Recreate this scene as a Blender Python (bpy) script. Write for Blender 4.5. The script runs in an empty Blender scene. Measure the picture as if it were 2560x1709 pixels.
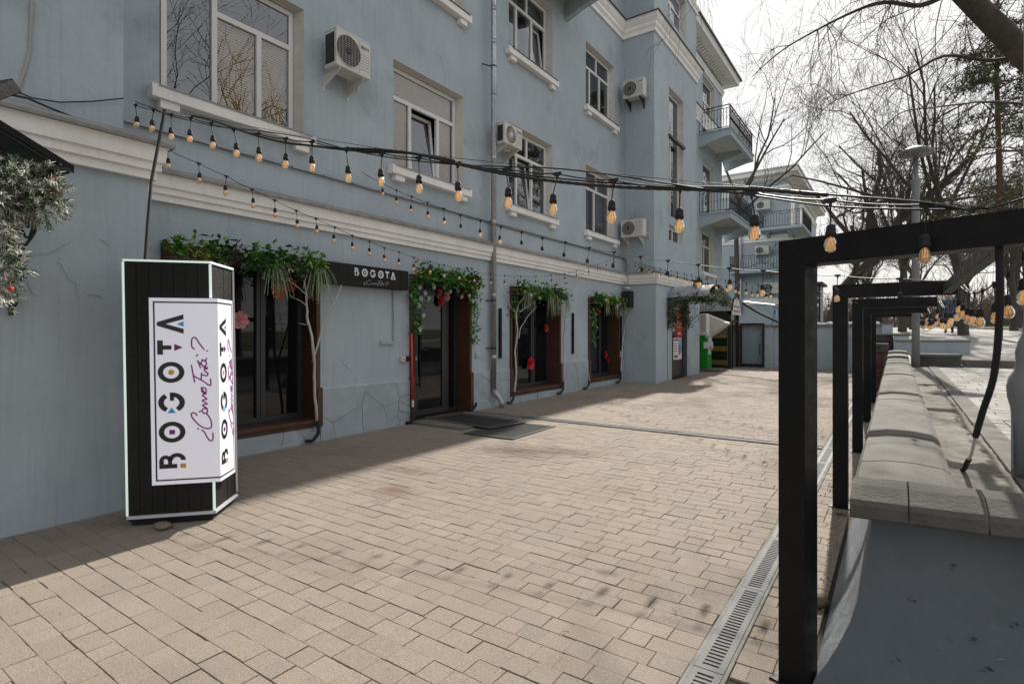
import bpy, math, random
from mathutils import Vector, Matrix
random.seed(11)
sc = bpy.context.scene
COL = sc.collection
R = math.radians

# ------------------------------------------------------------------ camera
YAW, FPX, EYE, HOR = R(34.85), 1379.0, 1.6, 834.0     # survey of the photograph (2560 px wide)
cd = bpy.data.cameras.new('camera'); cam = bpy.data.objects.new('camera', cd); COL.objects.link(cam)
cam.location = (0, 0, EYE); cam.rotation_euler = (R(90), 0, YAW)
cd.sensor_width = 36; cd.lens = FPX/2560*36; cd.shift_y = -20.5/2560
cd.clip_start = 0.05; cd.clip_end = 1500
sc.camera = cam

# ------------------------------------------------------------------ sky and sun
SUN_EL, SUN_AZ = R(40), math.atan2(-0.056, 1.0)       # the sun stands far down the street, just behind the facade line
w = bpy.data.worlds.new('World'); sc.world = w; w.use_nodes = True
nt = w.node_tree; nt.nodes.clear()
def nn(t, **k):
    n = nt.nodes.new(t)
    for a, b in k.items(): setattr(n, a, b)
    return n
sky = nn('ShaderNodeTexSky', sky_type='NISHITA', sun_disc=False)
sky.sun_elevation = SUN_EL; sky.sun_rotation = SUN_AZ; sky.dust_density = 2.5; sky.air_density = 1.2
tc = nn('ShaderNodeTexCoord'); mp = nn('ShaderNodeMapping'); mp.inputs['Scale'].default_value = (1.2, 1.2, 3.5)
nz = nn('ShaderNodeTexNoise'); nz.inputs['Scale'].default_value = 2.2; nz.inputs['Detail'].default_value = 6
cr = nn('ShaderNodeValToRGB')
cr.color_ramp.elements[0].position = 0.30; cr.color_ramp.elements[0].color = (5.6, 5.75, 5.95, 1)
cr.color_ramp.elements[1].position = 0.70; cr.color_ramp.elements[1].color = (8.4, 8.4, 8.4, 1)
mx = nn('ShaderNodeMix', data_type='RGBA'); mx.inputs[0].default_value = 0.86
bg = nn('ShaderNodeBackground'); bg.inputs[1].default_value = 0.092
ow = nn('ShaderNodeOutputWorld')
L = nt.links.new
L(tc.outputs['Generated'], mp.inputs[0]); L(mp.outputs[0], nz.inputs['Vector']); L(nz.outputs[0], cr.inputs[0])
L(sky.outputs[0], mx.inputs[6]); L(cr.outputs[0], mx.inputs[7]); L(mx.outputs[2], bg.inputs[0]); L(bg.outputs[0], ow.inputs[0])
sd = bpy.data.lights.new('sun', 'SUN'); sd.energy = 5.0; sd.angle = R(0.9); sd.color = (1.0, 0.95, 0.87)
sun = bpy.data.objects.new('sun', sd); COL.objects.link(sun)
tosun = Vector((math.sin(SUN_AZ)*math.cos(SUN_EL), math.cos(SUN_AZ)*math.cos(SUN_EL), math.sin(SUN_EL)))
sun.rotation_euler = tosun.to_track_quat('Z', 'Y').to_euler()
sun.location = (0, 30, 30)
sc.view_settings.view_transform = 'Standard'; sc.view_settings.look = 'None'
sc.view_settings.exposure = 0.52; sc.view_settings.gamma = 1.0; sc.view_settings.use_curve_mapping = False

# ------------------------------------------------------------------ survey helpers: photo points on known planes -> metres
CA, SA = math.cos(YAW), math.sin(YAW)
def on_x(px, py, X):
    l = (px-1280)/FPX; D = X/(l*CA-SA)
    return Vector((X, D*(l*SA+CA), EYE+(HOR-py)/FPX*D))
def on_y(px, py, Y):
    l = (px-1280)/FPX; D = Y/(l*SA+CA)
    return Vector((D*(l*CA-SA), Y, EYE+(HOR-py)/FPX*D))
def on_line(px, py, A, B):                              # a point above the plan line A-B
    l = (px-1280)/FPX
    d0 = -A[0]*SA+A[1]*CA; dd = -(B[0]-A[0])*SA+(B[1]-A[1])*CA
    l0 = A[0]*CA+A[1]*SA; dl = (B[0]-A[0])*CA+(B[1]-A[1])*SA
    t = (l*d0-l0)/(dl-l*dd); D = d0+dd*t
    return Vector((A[0]+(B[0]-A[0])*t, A[1]+(B[1]-A[1])*t, EYE+(HOR-py)/FPX*D))
def gz(y): return 0.007*(y-4)                           # the terrace climbs gently along the street
def to_px(p):
    D = -p[0]*SA+p[1]*CA
    if D < 0.1: return None
    return (1280+FPX*(p[0]*CA+p[1]*SA)/D, HOR-(p[2]-EYE)/D*FPX, D)

# ------------------------------------------------------------------ mesh builder
class MB:
    def __init__(s): s.v = []; s.f = []; s.c = []; s.cur = None
    def add(s, vs, fs, col=None):
        b = len(s.v); s.v += [tuple(p) for p in vs]
        for f in fs:
            s.f.append(tuple(i+b for i in f)); s.c.append(col if col is not None else s.cur)
        return s
    def box(s, x0, x1, y0, y1, z0, z1, col=None):
        s.add([(x0,y0,z0),(x1,y0,z0),(x1,y1,z0),(x0,y1,z0),(x0,y0,z1),(x1,y0,z1),(x1,y1,z1),(x0,y1,z1)],
              [(0,3,2,1),(4,5,6,7),(0,1,5,4),(1,2,6,5),(2,3,7,6),(3,0,4,7)], col); return s
    def bbox(s, x0, x1, y0, y1, z0, z1, b, col=None):    # box with chamfered edges (top, bottom and uprights)
        P = [(x0+b,y0),(x1-b,y0),(x1,y0+b),(x1,y1-b),(x1-b,y1),(x0+b,y1),(x0,y1-b),(x0,y0+b)]
        Q = [(x0+b,y0+b),(x1-b,y0+b),(x1-b,y0+b),(x1-b,y1-b),(x1-b,y1-b),(x0+b,y1-b),(x0+b,y1-b),(x0+b,y0+b)]
        vs = [(p[0],p[1],z0) for p in Q]+[(p[0],p[1],z0+b) for p in P]+[(p[0],p[1],z1-b) for p in P]+[(p[0],p[1],z1) for p in Q]
        fs = []
        for k in range(3):
            for i in range(8):
                j = (i+1) % 8; fs.append((k*8+i,k*8+j,k*8+8+j,k*8+8+i))
        fs.append((24,25,27,29)) ; fs.append((0,5,3,1))
        s.add(vs, fs, col); return s
    def bar(s, a, b, wd, ht=None, col=None, up=(0,0,1)):  # rectangular bar between two points
        ht = wd if ht is None else ht
        a = Vector(a); b = Vector(b); d = (b-a).normalized(); u = Vector(up)
        if abs(d.dot(u)) > 0.98: u = Vector((1,0,0))
        r = d.cross(u).normalized()*wd/2; u = r.cross(d).normalized()*ht/2
        vs = [a-r-u,a+r-u,a+r+u,a-r+u,b-r-u,b+r-u,b+r+u,b-r+u]
        s.add(vs, [(0,3,2,1),(4,5,6,7),(0,1,5,4),(1,2,6,5),(2,3,7,6),(3,0,4,7)], col); return s
    def prism(s, poly, vec, col=None):                   # planar polygon (3d points) extruded along vec
        n = len(poly); vec = Vector(vec); p = [Vector(q) for q in poly]
        vs = p+[q+vec for q in p]
        fs = [tuple(range(n-1,-1,-1)), tuple(range(n,2*n))]+[(i,(i+1)%n,n+(i+1)%n,n+i) for i in range(n)]
        s.add(vs, fs, col); return s
    def tube(s, pts, rad, n=6, cap=True, col=None):
        pts = [Vector(p) for p in pts]; m = len(pts)
        if not hasattr(rad, '__len__'): rad = [rad]*m
        d = (pts[1]-pts[0]).normalized(); u = Vector((0,0,1)) if abs(d.z) < .9 else Vector((1,0,0))
        u = (u-d*u.dot(d)).normalized(); vs = []
        for i in range(m):
            d = (pts[min(i+1,m-1)]-pts[max(i-1,0)])
            d = d.normalized() if d.length > 1e-9 else Vector((0,0,1))
            u = (u-d*u.dot(d)); u = u.normalized() if u.length > 1e-6 else d.orthogonal().normalized()
            v = d.cross(u)
            for k in range(n):
                a = 2*math.pi*k/n; vs.append(pts[i]+(u*math.cos(a)+v*math.sin(a))*rad[i])
        fs = [(i*n+k, i*n+(k+1)%n, (i+1)*n+(k+1)%n, (i+1)*n+k) for i in range(m-1) for k in range(n)]
        if cap and n > 2: fs += [tuple(range(n-1,-1,-1)), tuple((m-1)*n+k for k in range(n))]
        s.add(vs, fs, col); return s
    def lathe(s, prof, n=16, o=(0,0,0), col=None):       # profile [(r, z)] about the vertical through o
        m = len(prof); vs = []
        for r, z in prof:
            for k in range(n):
                a = 2*math.pi*k/n; vs.append((o[0]+r*math.cos(a), o[1]+r*math.sin(a), o[2]+z))
        fs = [(i*n+k, i*n+(k+1)%n, (i+1)*n+(k+1)%n, (i+1)*n+k) for i in range(m-1) for k in range(n)]
        fs += [tuple(range(n-1,-1,-1)), tuple((m-1)*n+k for k in range(n))]
        s.add(vs, fs, col); return s
    def xf(s, M):
        s.v = [tuple(M @ Vector(p)) for p in s.v]; return s
    def mesh(s, name, mat=None, smooth=False, off=None):
        me = bpy.data.meshes.new(name)
        v = s.v if off is None else [(p[0]-off[0], p[1]-off[1], p[2]-off[2]) for p in s.v]
        me.from_pydata(v, [], s.f)
        if any(c is not None for c in s.c):
            at = me.color_attributes.new('tint', 'FLOAT_COLOR', 'CORNER'); buf = []
            for f, c in zip(s.f, s.c):
                c = c or (1,1,1); buf += [c[0], c[1], c[2], 1.0]*len(f)
            at.data.foreach_set('color', buf)
        if smooth: me.polygons.foreach_set('use_smooth', [True]*len(me.polygons))
        if mat is not None: me.materials.append(mat)
        me.update(); return me
    def build(s, name, mat, parent=None, smooth=False, local=False):
        off = None
        if parent is not None and not local:
            r = parent; off = Vector((0,0,0))
            while r is not None: off += r.location; r = r.parent
        o = bpy.data.objects.new(name, s.mesh(name, mat, smooth, off)); COL.objects.link(o)
        if parent is not None: o.parent = parent
        return o
def tag(o, label, cat, group=None):
    o['label'] = label; o['category'] = cat
    if group: o['group'] = group
    return o
def struct(o): o['kind'] = 'structure'; return o
def stuff(o): o['kind'] = 'stuff'; return o
def thing(name, label, cat, loc=(0,0,0), group=None, rz=0):
    o = bpy.data.objects.new(name, None); COL.objects.link(o); o.location = loc; o.rotation_euler = (0,0,rz)
    o.empty_display_size = 0.1
    return tag(o, label, cat, group)
def inst(name, me, parent, loc, rot=(0,0,0), scl=(1,1,1)):  # shared-mesh piece, loc in world metres (unrotated parents)
    o = bpy.data.objects.new(name, me); COL.objects.link(o); o.parent = parent
    off = Vector((0,0,0)); r = parent
    while r is not None: off += r.location; r = r.parent
    o.location = Vector(loc)-off; o.rotation_euler = rot; o.scale = scl
    return o
def copy_tree(o, parent=None):
    c = o.copy(); COL.objects.link(c); c.parent = parent
    for ch in o.children: copy_tree(ch, c)
    return c

# ------------------------------------------------------------------ materials
MATS = {}
def mat(name, col, rough=0.6, metal=0.0, var=0.0, vscale=6.0, bump=0.0, bscale=40.0, spec=0.5, tint=False, stain=None,
        streak=0.0, emis=None, rvar=0.0, speck=0.0, spots=()):
    """procedural paint / stone / metal: base colour, mottling, optional stains, vertical rain streaks and fine relief"""
    m = bpy.data.materials.new(name); m.use_nodes = True; t = m.node_tree; N = t.nodes; K = t.links.new
    b = N['Principled BSDF']; b.inputs['Roughness'].default_value = rough; b.inputs['Metallic'].default_value = metal
    b.inputs['Specular IOR Level'].default_value = spec
    rgb = N.new('ShaderNodeRGB'); rgb.outputs[0].default_value = (*col, 1); out = rgb.outputs[0]
    geo = N.new('ShaderNodeNewGeometry'); pos = geo.outputs['Position']
    def mul(a, bb, f=1.0):
        x = N.new('ShaderNodeMix'); x.data_type = 'RGBA'; x.blend_type = 'MULTIPLY'; x.inputs[0].default_value = f
        K(a, x.inputs[6])
        if hasattr(bb, 'links'): K(bb, x.inputs[7])
        else: x.inputs[7].default_value = (*bb, 1)
        return x
    if tint:
        a = N.new('ShaderNodeVertexColor'); a.layer_name = 'tint'; out = mul(out, a.outputs[0]).outputs[2]
    def noise(sc_, det=5, rough_=.6, scl=None):
        n = N.new('ShaderNodeTexNoise'); n.inputs['Scale'].default_value = sc_; n.inputs['Detail'].default_value = det
        n.inputs['Roughness'].default_value = rough_
        if scl:
            q = N.new('ShaderNodeMapping'); q.inputs['Scale'].default_value = scl; K(pos, q.inputs[0]); K(q.outputs[0], n.inputs['Vector'])
        else: K(pos, n.inputs['Vector'])
        return n
    def ramp(src, p0, c0, p1, c1):
        r = N.new('ShaderNodeValToRGB'); e = r.color_ramp.elements
        e[0].position = p0; e[0].color = (*c0, 1); e[1].position = p1; e[1].color = (*c1, 1); K(src, r.inputs[0]); return r
    if var:
        r = ramp(noise(vscale).outputs[0], .3, (1-var,)*3, .7, (1+var*.6,)*3); out = mul(out, r.outputs[0]).outputs[2]
        r = ramp(noise(vscale*.17, 3).outputs[0], .35, (1-var*.7,)*3, .65, (1+var*.4,)*3); out = mul(out, r.outputs[0]).outputs[2]
    if speck:
        r = ramp(noise(110, 3).outputs[0], .32, (1-speck,)*3, .68, (1+speck*.7,)*3); out = mul(out, r.outputs[0]).outputs[2]
    if streak:
        r = ramp(noise(3.0, 4, .6, (7, 7, .35)).outputs[0], .5, (1,)*3, .85, (1-streak,)*3); out = mul(out, r.outputs[0]).outputs[2]
    if stain:
        r = ramp(noise(stain[0], 6, .65).outputs[0], stain[1], (1,)*3, stain[1]+.14, stain[2]); out = mul(out, r.outputs[0]).outputs[2]
    for sx_, sy_, rx_, ry_, sc_ in spots:                  # spilled, trodden-in stains: ragged patches with a place of their own
        q = N.new('ShaderNodeMapping'); q.inputs['Location'].default_value = (-sx_/rx_, -sy_/ry_, 0); q.inputs['Scale'].default_value = (1/rx_, 1/ry_, 0); K(pos, q.inputs[0])
        ln = N.new('ShaderNodeVectorMath'); ln.operation = 'LENGTH'; K(q.outputs[0], ln.inputs[0])
        ad = N.new('ShaderNodeMath'); ad.operation = 'MULTIPLY_ADD'; ad.inputs[1].default_value = 1.6; K(noise(4.5, 6, .7).outputs[0], ad.inputs[0]); K(ln.outputs['Value'], ad.inputs[2])
        r = ramp(ad.outputs[0], .62, sc_, 1.0, (1,1,1)); r.color_ramp.elements[0].position = .55; r.color_ramp.elements[1].position = .98
        dv = N.new('ShaderNodeMath'); dv.operation = 'MULTIPLY'; dv.inputs[1].default_value = .55; K(ad.outputs[0], dv.inputs[0]); K(dv.outputs[0], r.inputs[0])
        out = mul(out, r.outputs[0]).outputs[2]
    K(out, b.inputs['Base Color'])
    if rvar:
        r = ramp(noise(vscale*1.7).outputs[0], .3, (max(rough-rvar,.02),)*3, .7, (min(rough+rvar,1),)*3); K(r.outputs[0], b.inputs['Roughness'])
    if bump:
        bp = N.new('ShaderNodeBump'); bp.inputs['Strength'].default_value = bump; bp.inputs['Distance'].default_value = 0.02
        K(noise(bscale, 5, .65).outputs[0], bp.inputs['Height']); K(bp.outputs[0], b.inputs['Normal'])
    if emis:
        b.inputs['Emission Color'].default_value = (*emis[0], 1); b.inputs['Emission Strength'].default_value = emis[1]
    MATS[name] = m; return m
def glass_mat(name, tintc, refl=0.35, rough=0.0, base=0.05, body=None):
    m = bpy.data.materials.new(name); m.use_nodes = True; t = m.node_tree; N = t.nodes; K = t.links.new; N.remove(N['Principled BSDF'])
    tr = N.new('ShaderNodeBsdfTransparent'); tr.inputs[0].default_value = (*tintc, 1)
    gl = N.new('ShaderNodeBsdfGlossy'); gl.inputs['Roughness'].default_value = rough; gl.inputs[0].default_value = (.95,.97,1,1)
    fr = N.new('ShaderNodeLayerWeight'); fr.inputs[0].default_value = refl
    mr = N.new('ShaderNodeMapRange'); mr.inputs[3].default_value = base; mr.inputs[4].default_value = 1.0
    mixn = N.new('ShaderNodeMixShader'); K(fr.outputs['Fresnel'], mr.inputs[0]); K(mr.outputs[0], mixn.inputs[0])
    thru = tr.outputs[0]
    if body:                                              # a slightly milky, tinted glass body
        df = N.new('ShaderNodeBsdfTranslucent'); df.inputs[0].default_value = (*body[0], 1); d2 = N.new('ShaderNodeBsdfDiffuse'); d2.inputs[0].default_value = (*body[0], 1)
        ad = N.new('ShaderNodeMixShader'); K(df.outputs[0], ad.inputs[1]); K(d2.outputs[0], ad.inputs[2])
        mb_ = N.new('ShaderNodeMixShader'); mb_.inputs[0].default_value = body[1]; K(thru, mb_.inputs[1]); K(ad.outputs[0], mb_.inputs[2]); thru = mb_.outputs[0]
    K(thru, mixn.inputs[1]); K(gl.outputs[0], mixn.inputs[2]); K(mixn.outputs[0], N['Material Output'].inputs[0])
    MATS[name] = m; return m

BLUE = mat('blue_grey_wall_paint', (.395,.452,.492), .75, var=.09, vscale=1.3, bump=.4, bscale=14, streak=.16, stain=(.8,.57,(.78,.79,.79)))
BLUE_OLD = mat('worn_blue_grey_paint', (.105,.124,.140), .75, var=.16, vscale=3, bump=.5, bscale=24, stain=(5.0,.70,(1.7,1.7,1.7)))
BLUE_PLINTH = mat('blue_grey_stone_paint', (.365,.412,.442), .7, var=.14, vscale=4, bump=.35, bscale=30)
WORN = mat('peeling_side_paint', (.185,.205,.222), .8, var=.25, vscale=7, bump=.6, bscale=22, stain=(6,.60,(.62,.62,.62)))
GROOVE = mat('plinth_joint', (.15,.17,.19), .9)
WHITE = mat('off_white_trim', (.84,.82,.80), .7, var=.08, vscale=2.5, bump=.15, streak=.12, stain=(3.1,.68,(.78,.75,.70)))
REVEAL = mat('cream_reveal_plaster', (.55,.53,.49), .8, var=.10, vscale=5, bump=.3, bscale=18, streak=.1)
PVC = mat('white_window_plastic', (.66,.66,.65), .35, var=.04)
LEDGE = mat('weathered_ledge', (.27,.265,.255), .9, var=.25, vscale=8, bump=.4)
FLASH = mat('grey_metal_flashing', (.26,.265,.28), .45, .6, var=.15, vscale=5)
DARKTIN = mat('dark_tin_flashing', (.055,.055,.055), .5, .4, var=.2)
GLASS = glass_mat('window_glass', (.74,.76,.77), .24, 0.0, .15)
CLEAR = glass_mat('clear_door_glass', (.86,.90,.90), .12, 0.0, .05)
DARKGLASS = mat('dark_cafe_glass', (.006,.006,.008), .02, spec=.5)
ROOM_SHADE = mat('room_shade_paint', (.06,.05,.045), .95, var=.3)  # the unlit interior's shade, put into the colour of a flat sheet
CURTAIN = mat('grey_curtain', (.26,.26,.26), .9, var=.1, vscale=3)
BLIND = mat('tan_blind', (.74,.47,.14), .6, var=.1)
CHAR = mat('charcoal_frame', (.032,.033,.038), .4, var=.1, vscale=8)
WOOD = mat('dark_red_brown_wood', (.085,.034,.020), .5, var=.25, vscale=9, bump=.15, bscale=30)
BLACK = mat('black_painted_steel', (.0065,.0065,.007), .5, spec=.22, var=.35, vscale=7, bump=.14, stain=(9,.63,(2.6,2.5,2.4)), bscale=60, rvar=.15)
IRON = mat('black_wrought_iron', (.015,.015,.016), .55)
RUBBER = mat('black_rubber', (.011,.011,.012), .75)
CABLE = mat('black_cable', (.010,.010,.011), .5)
GALV = mat('galvanised_steel', (.42,.44,.46), .38, .75, var=.18, vscale=14, streak=.1, rvar=.12)
GRATE = mat('galvanised_grate', (.115,.118,.118), .7, .15, var=.15, vscale=10)
CONC = mat('pale_concrete', (.155,.147,.130), .9, var=.24, vscale=4, bump=.5, bscale=50, stain=(1.7,.60,(.62,.61,.58)))
CONC_EDGE = mat('grey_concrete_edge', (.24,.235,.215), .95, var=.2, vscale=9, bump=.5, bscale=60)
DARKCONC = mat('dark_stained_concrete', (.10,.095,.085), .95, var=.3, vscale=5, bump=.5)
PAVER = mat('tan_paver', (.270,.221,.178), .85, var=.09, vscale=1.4, bump=.5, bscale=140, speck=.30, tint=True, stain=(.7,.56,(.78,.75,.71)), spots=[(-4.25,6.15,.75,.45,(.52,.44,.38)),(-3.6,6.5,.6,.3,(.62,.55,.50)),(-4.2,3.95,.32,.26,(.62,.50,.40)),(-4.7,4.6,.4,.2,(.65,.56,.48)),(-1.6,3.4,.10,.07,(.6,.58,.56))])
PAVER2 = mat('grey_promenade_paver', (.315,.305,.29), .85, var=.12, vscale=1.0, bump=.45, bscale=90, tint=True, stain=(.5,.60,(.72,.72,.72)))
JOINT = mat('dark_joint_sand', (.045,.038,.030), 1.0, var=.3, vscale=12)
SAND = mat('dusty_soil_strip', (.20,.185,.16), .95, var=.28, vscale=9, bump=.8, bscale=25, stain=(4,.55,(.6,.58,.52)))
GRASS = mat('spring_grass', (.075,.090,.030), .95, var=.4, vscale=3, bump=.8, bscale=30, stain=(.6,.5,(1.3,1.1,.9)))
SOIL = mat('bare_soil', (.13,.11,.085), .95, var=.3, vscale=2, bump=.6)
BARK = mat('grey_brown_bark', (.085,.072,.062), .95, var=.35, vscale=9, bump=.8, bscale=20)
TWIG = mat('dark_twig_bark', (.060,.050,.044), .95, var=.2)
FARTWIG = mat('brownish_far_twig', (.15,.115,.10), .95, var=.25, vscale=1)
PINEBARK = mat('orange_pine_bark', (.16,.085,.055), .95, var=.3, vscale=8, bump=.6)
NEEDLE = mat('pine_needles', (.060,.075,.022), .7, tint=True)
FROST = mat('frosted_fir', (1,1,1), .8, tint=True)
LEAF = mat('planter_leaf', (1,1,1), .45, tint=True, spec=.4)
BIRCH = mat('whitewashed_branch', (.50,.48,.46), .8, var=.22, vscale=20, stain=(16,.62,(.35,.32,.30)))
ACW = mat('aged_white_casing', (.60,.59,.55), .45, var=.06, vscale=6, streak=.08)
ACD = mat('dark_fan_recess', (.03,.03,.03), .6)
GREY_LINE = mat('grey_vent_line', (.30,.30,.29), .6)
PLANK = mat('black_charred_plank', (.008,.0075,.007), .6, var=.3, vscale=5, bump=.5, bscale=28, stain=(7.0,.655,(7.0,4.2,2.4)), spec=.3)
LED = mat('lit_led_strip', (.8,.9,.85), .4, emis=((.80,.97,.88), .26))
LEDOFF = mat('dim_led_strip', (.50,.50,.54), .4)
BOXW = mat('white_lightbox_acrylic', (.74,.74,.80), .25, var=.02, vscale=1, emis=((.86,.86,1.0), .15))
MAGENTA = mat('magenta_print', (.27,.008,.21), .4)
ENDCAP = mat('weathered_end_coping', (.120,.114,.102), .95, var=.3, vscale=6, bump=.7, bscale=45, stain=(3.5,.56,(.55,.54,.52)))
INK = mat('black_print', (.012,.012,.012), .4)
PURPLE = mat('purple_print', (.17,.005,.14), .4)
OCHRE = mat('ochre_print', (.60,.30,.02), .4)
CYAN = mat('cyan_print', (.03,.33,.64), .4)
SIGNW = mat('white_sign_letter', (.72,.72,.76), .5)
AMBER = glass_mat('amber_bulb_glass', (1.0,.88,.66), .20, 0.0, .06, ((.85,.62,.34), .30))
FIL = mat('orange_led_filament', (.95,.42,.08), .5, emis=((1.0,.50,.14), .25))
LAMPGREY = mat('grey_lamp_paint', (.235,.245,.26), .5, var=.05)
GREEN = mat('bright_green_panel', (.010,.24,.012), .35)
RED = mat('red_sheet', (.55,.02,.018), .5)
YELLOW = mat('yellow_mark', (.75,.52,.03), .5)
PAPER = mat('white_paper', (.70,.70,.70), .7)
SKYBLUE = mat('light_blue_print', (.22,.47,.70), .6)
NAVY = mat('navy_print', (.04,.05,.16), .6)
BROWNF = mat('dark_brown_frame', (.022,.012,.008), .4)
SLATW = mat('varnished_slat', (.36,.21,.075), .5, var=.3, vscale=5)
BRICK = mat('dark_red_brick', (.13,.065,.05), .9, var=.25, vscale=7, tint=True, bump=.4)
STONE = mat('brown_cobble', (.22,.17,.12), .8, var=.2, vscale=12, bump=.4)
SNOW = mat('old_snow', (.78,.78,.78), .8, bump=.6, bscale=12)
LITTER = mat('leaf_litter', (1,1,1), .9, tint=True)
TINROOF = mat('pale_tin_canopy', (.40,.42,.44), .32, .5, var=.12, vscale=3, rvar=.1)
LINER = mat('black_canopy_liner', (.010,.010,.010), .6)
ROSE = mat('paper_rose', (1,1,1), .6, tint=True)
BAUBLE = mat('pale_bauble', (.55,.62,.72), .2)
REDW = mat('red_pole_paint', (.60,.030,.015), .5, var=.1)
ZINC = mat('zinc_roof_sheet', (.45,.46,.48), .4, .5, var=.1)
# ================================================================== the ground
def uz(y): return 0.93+0.042*(y-15) if y < 33 else 1.686+0.018*(min(y,60)-33)               # upper promenade level
def pz(y): return 0.72+0.013*y                          # lower promenade level
m = MB(); m.add([(-400,-60,-.5),(400,-60,-.5),(400,400,-.5),(-400,400,-.5)], [(0,1,2,3)]); struct(m.build('ground', SOIL))
terrace = struct(MB().add([(-9,-9,gz(-9)-.014),(12,-9,gz(-9)-.014),(12,26.5,gz(26.5)-.014),(-9,26.5,gz(26.5)-.014)], [(0,1,2,3)]).build('terrace', JOINT))
m = MB()
ys = [26.0,30,33,36,44,52,60,90,180,400]
for a, b in zip(ys, ys[1:]):
    m.add([(-200,a,uz(a)),(200,a,uz(a)),(200,b,uz(b)),(-200,b,uz(b))], [(0,1,2,3)])
for a, b in zip([14.9,20,26.0],[20,26.0]):
    m.add([(-.02,a,uz(a)),(200,a,uz(a)),(200,b,uz(b)),(-.02,b,uz(b))], [(0,1,2,3)])
upper = struct(m.build('upper_promenade', mat('pale_promenade_paving', (.32,.305,.285), .85, var=.14, vscale=1.4, bump=.5, bscale=30, stain=(.33,.55,(.70,.71,.73)))))
m = MB()
def gp(poly, dz):
    m.add([(x,y,uz(y)+dz) for x,y in poly], [tuple(range(len(poly)))])
gp([(6.0,33),(60,33),(60,44),(4.2,44)], .03); gp([(7.5,15.5),(90,15.5),(90,33),(7.5,33)], .03); gp([(4.2,44),(60,44),(60,60),(2.6,60)], .03); gp([(2.6,60),(90,60),(90,150),(2.6,150)], .03)
gp([(-60,27),(-1.0,27),(-1.0,33),(-60,33)], .03); gp([(-60,33),(-1.0,33),(-1.0,44),(-60,44)], .03); gp([(-60,44),(-2.2,44),(-2.2,60),(-60,60)], .03); gp([(-90,60),(-2.2,60),(-2.2,150),(-90,150)], .03)
lawn = struct(m.build('lawn', GRASS))

# ------------------------------------------------------------------ terrace pavers: rows along X, mixed lengths
ROW = .138; LENS = (.138,.165,.207,.235)
def left_edge(y): return -5.815 if y < 2.30 else (-7.05 if y < 16.30 else (-6.0 if y < 20.9 else -7.05))
def tintcol():
    v = random.gauss(1, .038); h = random.gauss(0, .010)
    if random.random() < .035: return (v*.93, v*.965, v*.99)      # a few greyish ones
    return (v*(1+h), v, v*(1-h))
def paver_geo(mb, x0, x1, y0, y1, z, tx, ty, b, depth, col, cx=0, cy=0):
    def P(x, y, zz): return (x, y, zz+(x-cx)*tx+(y-cy)*ty)
    o = [(x0,y0),(x1,y0),(x1,y1),(x0,y1)]; i = [(x0+b,y0+b),(x1-b,y0+b),(x1-b,y1-b),(x0+b,y1-b)]
    vs = [P(*p,z) for p in i]+[P(*p,z-b*.8) for p in o]+[P(*p,z-depth) for p in o]
    fs = [(0,1,2,3)]+[(4+k,4+(k+1)%4,(k+1)%4,k) for k in range(4)]+[(8+k,8+(k+1)%4,4+(k+1)%4,4+k) for k in range(4)]
    mb.add(vs, fs, col)
DR0, DR1 = -.826, -.648                                 # the long drain
TD0, TD1 = 8.60, 8.73                                   # the cross drain
cells = []
ny = int((25.75+.6)/ROW)
for j in range(ny):
    y0 = -.6+j*ROW; yc = y0+ROW/2
    if y0+ROW > TD0 and y0 < TD1: spans = [(DR1+.003, -.34)]
    else: spans = [(left_edge(yc), DR0-.003), (DR1+.003, -.34 if yc > 2.7 else 6.0)]
    for a, b in spans:
        x = b
        while x > a+.02:
            l = random.choice(LENS); x0 = max(x-l, a)
            if x0-a < .05: x0 = a
            cells.append((x0, x, y0, y0+ROW)); x = x0
def cell_area(c):
    p = to_px(((c[0]+c[1])/2, (c[2]+c[3])/2, 0))
    if p is None or not (-60 < p[0] < 2620 and p[1] < 1760): return 0
    return (c[1]-c[0])/p[2]**3
vis = sorted(range(len(cells)), key=lambda i: -cell_area(cells[i]))[:300]; vis = set(i for i in vis if cell_area(cells[i]) > 0)
lib = {}
field = MB()
for i, (x0, x1, y0, y1) in enumerate(cells):
    cx, cy = (x0+x1)/2, (y0+y1)/2
    if -.66 < cx < -.5 and 2.60 < cy < 2.73: continue    # a paver missing beside the first gate post
    l = x1-x0; z = gz(cy)+random.gauss(0,.0012); tx, ty = random.gauss(0,.006), .007+random.gauss(0,.008)
    g = [max(.0006, random.gauss(.0014,.0012)) for _ in range(4)]
    if random.random() < .12: g[random.randrange(4)] += random.uniform(.002,.005)
    if i in vis:
        key = (round(l,3), random.randrange(9))
        if key not in lib:
            mb = MB(); e_ = [max(.0004, random.gauss(.0012,.0012)) for _ in range(4)]; paver_geo(mb, -l/2+e_[0], l/2-e_[1], -ROW/2+e_[2], ROW/2-e_[3], 0, 0, 0, .0022, .03, tintcol()); lib[key] = mb.mesh('paver', PAVER)
        inst('paver', lib[key], terrace, (cx+random.gauss(0,.0011), cy+random.gauss(0,.0011), z), (ty, -tx, random.gauss(0,.004)))
    else:
        near = cy < 9
        paver_geo(field, x0+g[0], x1-g[1], y0+g[2], y1-g[3], z, tx, ty, .0028 if near else .002, .03, tintcol(), cx, cy)
stuff(field.build('paver_field', PAVER, terrace))

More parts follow.
